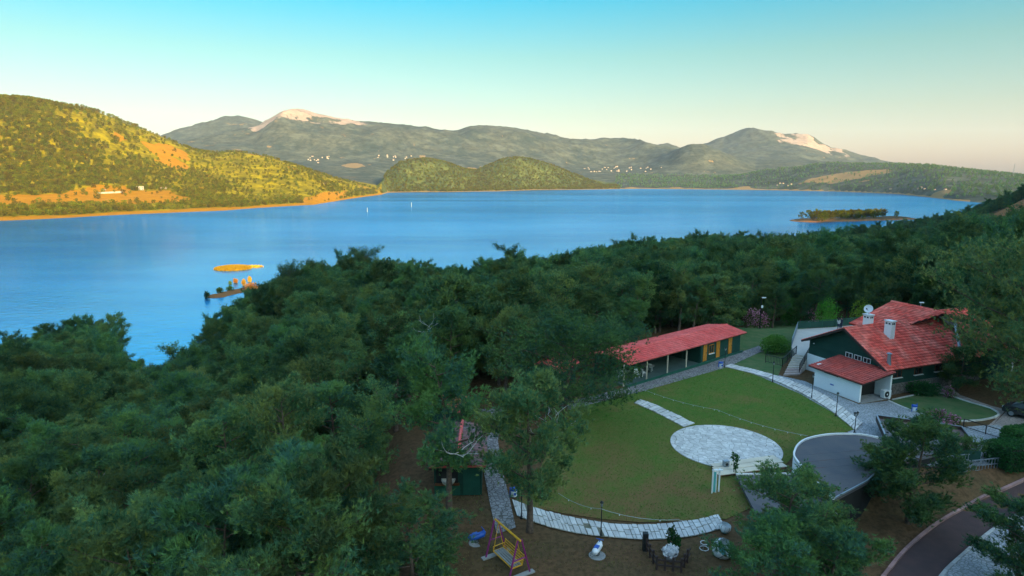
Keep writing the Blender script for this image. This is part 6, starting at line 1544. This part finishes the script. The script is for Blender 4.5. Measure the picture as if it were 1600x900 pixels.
while len(pts) < 120:
    f = g.random(); c = PEN_A.lerp(PEN_B, f) + Vector((0, 6, 0)); x, y = c.x + g.normal(0, 7), c.y + g.normal(0, 13); z = hz(x, y)
    if z > LAKE + .6: pts.append((x, y, z - .2))
KIT_PEN = tree_kit('lakeside_pine_shape', [make_pine(140 + i, 7, 2.8, .06, ['round', 'wild'][i % 2], per=9, blades=3, limbs=12, length=.7, width=.16, mat=M_DRYPINE, sec=4) for i in range(3)])
scatter_object('peninsula_trees', pts, g.uniform(.55, 1.55, len(pts)), KIT_PEN, 'sun-touched trees crowding the low peninsula', 9)
# pale bank at the cove and track on the slope
M_TRACK = simple_mat('pale_gravel', (0.34, 0.31, 0.29), (0.28, 0.26, 0.24), .3, .95)
def strip(name, pxl, pxr, mat, r0, dz):
    o_ = []
    for (x, y), r in zip(pxl, r0): p = PR(x, y, r); o_.append((p.x, p.y))
    o2 = []
    for (x, y), r in zip(pxr, r0): p = PR(x, y, r); o2.append((p.x, p.y))
    sheet(name, o_ + o2[::-1], mat, dz, 6.0)
strip('track', [(1526, 360), (1531, 352), (1540, 347)], [(1534, 361), (1538, 354), (1546, 348)], M_TRACK, [392, 430, 466], .25)
strip('hill_road', [(1566, 335), (1590, 337), (1640, 342)], [(1566, 337), (1590, 340), (1640, 345)], M_TRACK, [575, 570, 560], .6)

# ------------------------------------------------------------------ far houses
M_FARWALL = simple_mat('whitewashed_wall', (0.50, 0.42, 0.32), (0.40, 0.31, 0.22), .2, .85); M_FARROOF = simple_mat('far_roof_tile', (0.42, 0.17, 0.09), (0.36, 0.16, 0.09), .3, .85)
FARH = []
for (w_, d_, h_) in ((9, 8, 6), (12, 8, 4), (8, 8, 8)):
    q = MB(); q.box((0, 0, h_ / 2 - 1), (w_, d_, h_ + 2)); wm = q.mesh('wall', M_FARWALL)
    q = MB(); q.add([(-w_ / 2 - .4, -d_ / 2 - .4, h_), (w_ / 2 + .4, -d_ / 2 - .4, h_), (w_ / 2 + .4, d_ / 2 + .4, h_), (-w_ / 2 - .4, d_ / 2 + .4, h_), (-w_ / 2 - .4, 0, h_ + 1.8), (w_ / 2 + .4, 0, h_ + 1.8)], [(0, 1, 5, 4), (2, 3, 4, 5), (0, 4, 3), (1, 2, 5), (3, 2, 1, 0)]); rm = q.mesh('roof', M_FARROOF)
    FARH.append((wm, rm))
def far_house(px, py, r, k, label, group=None, s_=1.0):
    p = PR(px, py, r); z = hz(p.x, p.y); t = empty('house', (p.x, p.y, z), random.Random(int(px * 31 + py)).uniform(-.6, .6), label, 'house', group); t.scale = (s_,) * 3
    link('wall', FARH[k][0], t); link('roof', FARH[k][1], t); return t
def surf_r(px, py, r0, r1):                                # first ground distance that shows at that picture point
    rr = np.linspace(r0, r1, 400); d = ray(px, py); kx, ky = d[0] / math.hypot(d[0], d[1]), d[1] / math.hypot(d[0], d[1])
    zz = height(rr * kx, rr * ky); el = CAM_H + rr * d[2] / math.hypot(d[0], d[1]); hit = np.nonzero(zz >= el)[0]
    return float(rr[hit[0]]) if len(hit) else (r0 + r1) / 2
rnd = random.Random(5)
for i in range(34):
    px, py = rnd.triangular(890, 1040, 945), rnd.uniform(261, 269) ; far_house(px, py, surf_r(px, py, 2900, 4600), rnd.randrange(3), 'small pale house in the sunlit village above the far shore', 'village houses above the far shore', rnd.uniform(.55, .95))
for i in range(12):
    px, py = rnd.uniform(590, 645), rnd.uniform(241, 251); far_house(px, py, surf_r(px, py, 3000, 4900), rnd.randrange(3), 'tiny white house on the slope right behind the round hill', 'houses behind the round hill', rnd.uniform(.55, .95))
for i in range(13):
    px, py = rnd.uniform(458, 515), rnd.uniform(243, 255); far_house(px, py, surf_r(px, py, 2800, 4900), rnd.randrange(3), 'tiny house in the hamlet beneath the pale cliff', 'hamlet beneath the cliff', rnd.uniform(.55, .95))
for i in range(5):
    px, py = rnd.uniform(1205, 1250), rnd.uniform(286, 291); far_house(px, py, surf_r(px, py, 2300, 3400), rnd.randrange(3), 'small house near the water below the rocky mountain', 'houses below the rocky mountain', rnd.uniform(.5, .8))
for i in range(6):
    px, py = rnd.uniform(1375, 1480), rnd.uniform(294, 299); far_house(px, py, surf_r(px, py, 1800, 3000), rnd.randrange(3), 'small house behind the ochre shore strip', 'houses behind the ochre shore', rnd.uniform(.4, .65))
def farmhouse(px, py, label, s_, storeys=2):
    r = surf_r(px, py, 1100, 1900); p = PR(px, py, r); t = empty('farmhouse', (p.x, p.y, hz(p.x, p.y) - .3), .5, label, 'house'); t.scale = (s_,) * 3; H_ = 3 * storeys
    q = MB(); q.box((0, 0, H_ / 2), (11, 9, H_)); wo_ = q.obj('wall', M_FARWALL, t)
    q = MB(); q.box((0, 0, H_ + .25), (11.8, 9.8, .5)); q.obj('roof', M_FARROOF if storeys == 1 else M_FARWALL, t)
    for fl in range(storeys):
        for x in (-3.4, 0, 3.4): q = MB(); q.box((x, -4.52, fl * 3 + 1.7), (1.5, .08, 1.4)); q.obj('window', M_GLASS, wo_)
        q = MB(); q.box((5.52, 0, fl * 3 + 1.7), (.08, 1.6, 1.4)); q.obj('window', M_GLASS, wo_)
farmhouse(219, 297, 'two-storey cream farmhouse on the terrace of the golden hillside', 1.15)
farmhouse(256, 295, 'low cream farmhouse next to the two-storey one on the hillside', 1.05, 1)
farmhouse(162, 297, 'small cream outbuilding among the ochre fields of the hillside', .6, 1)
farmhouse(507, 287, 'little yellow-lit house on the dry point of the golden hill', .6, 1)
def field_wall(pxa, pxb, label):
    a = PR(*pxa, surf_r(*pxa, 1100, 1700)); b = PR(*pxb, surf_r(*pxb, 1100, 1700)); q = MB()
    a.z, b.z = hz(a.x, a.y), hz(b.x, b.y); o_ = q.bar(Vector((0, 0, 1.2)), b - a + Vector((0, 0, 1.2)), .6, 3.4).obj('field_wall', M_FARWALL, None, False, tuple(a)); tag(o_, label, 'wall')
field_wall((153, 303), (192, 301), 'long pale field wall below the hillside farmhouses')
# lattice mast on the far ridge
p = PR(1583, 276, 2600); z = hz(p.x, p.y); t = empty('radio_mast', (p.x, p.y, z), 0, 'thin lattice mast on the far ridge at the picture edge', 'mast'); hh = PR(1583, 256, 2600).z - z
for sx_ in (-1, 1):
    for sy_ in (-1, 1): q = MB(); q.bar((sx_ * 2, sy_ * 2, -1), (sx_ * .4, sy_ * .4, hh), .4); q.obj('leg', M_METAL, t)
for k in range(1, 6): f = k / 6; w_ = 2 - 1.6 * f; q = MB(); q.bar((-w_, -w_, hh * f), (w_, -w_, hh * f), .3); q.obj('brace', M_METAL, t)

# ------------------------------------------------------------------ the evening air
hm = bpy.data.materials.new('evening_haze'); hm.use_nodes = True
hn = hm.node_tree.nodes; hn.clear()
pv = hn.new('ShaderNodeVolumePrincipled'); ho = hn.new('ShaderNodeOutputMaterial')
pv.inputs['Color'].default_value = (0.80, 0.90, 1.0, 1)
pv.inputs['Density'].default_value = 3.4e-5
pv.inputs['Anisotropy'].default_value = 0.0
hm.node_tree.links.new(pv.outputs[0], ho.inputs['Volume'])
hb = MB(); hb.box((0, 0, 310), (19000, 19000, 720))
tag(hb.obj('haze', hm), kind='stuff')
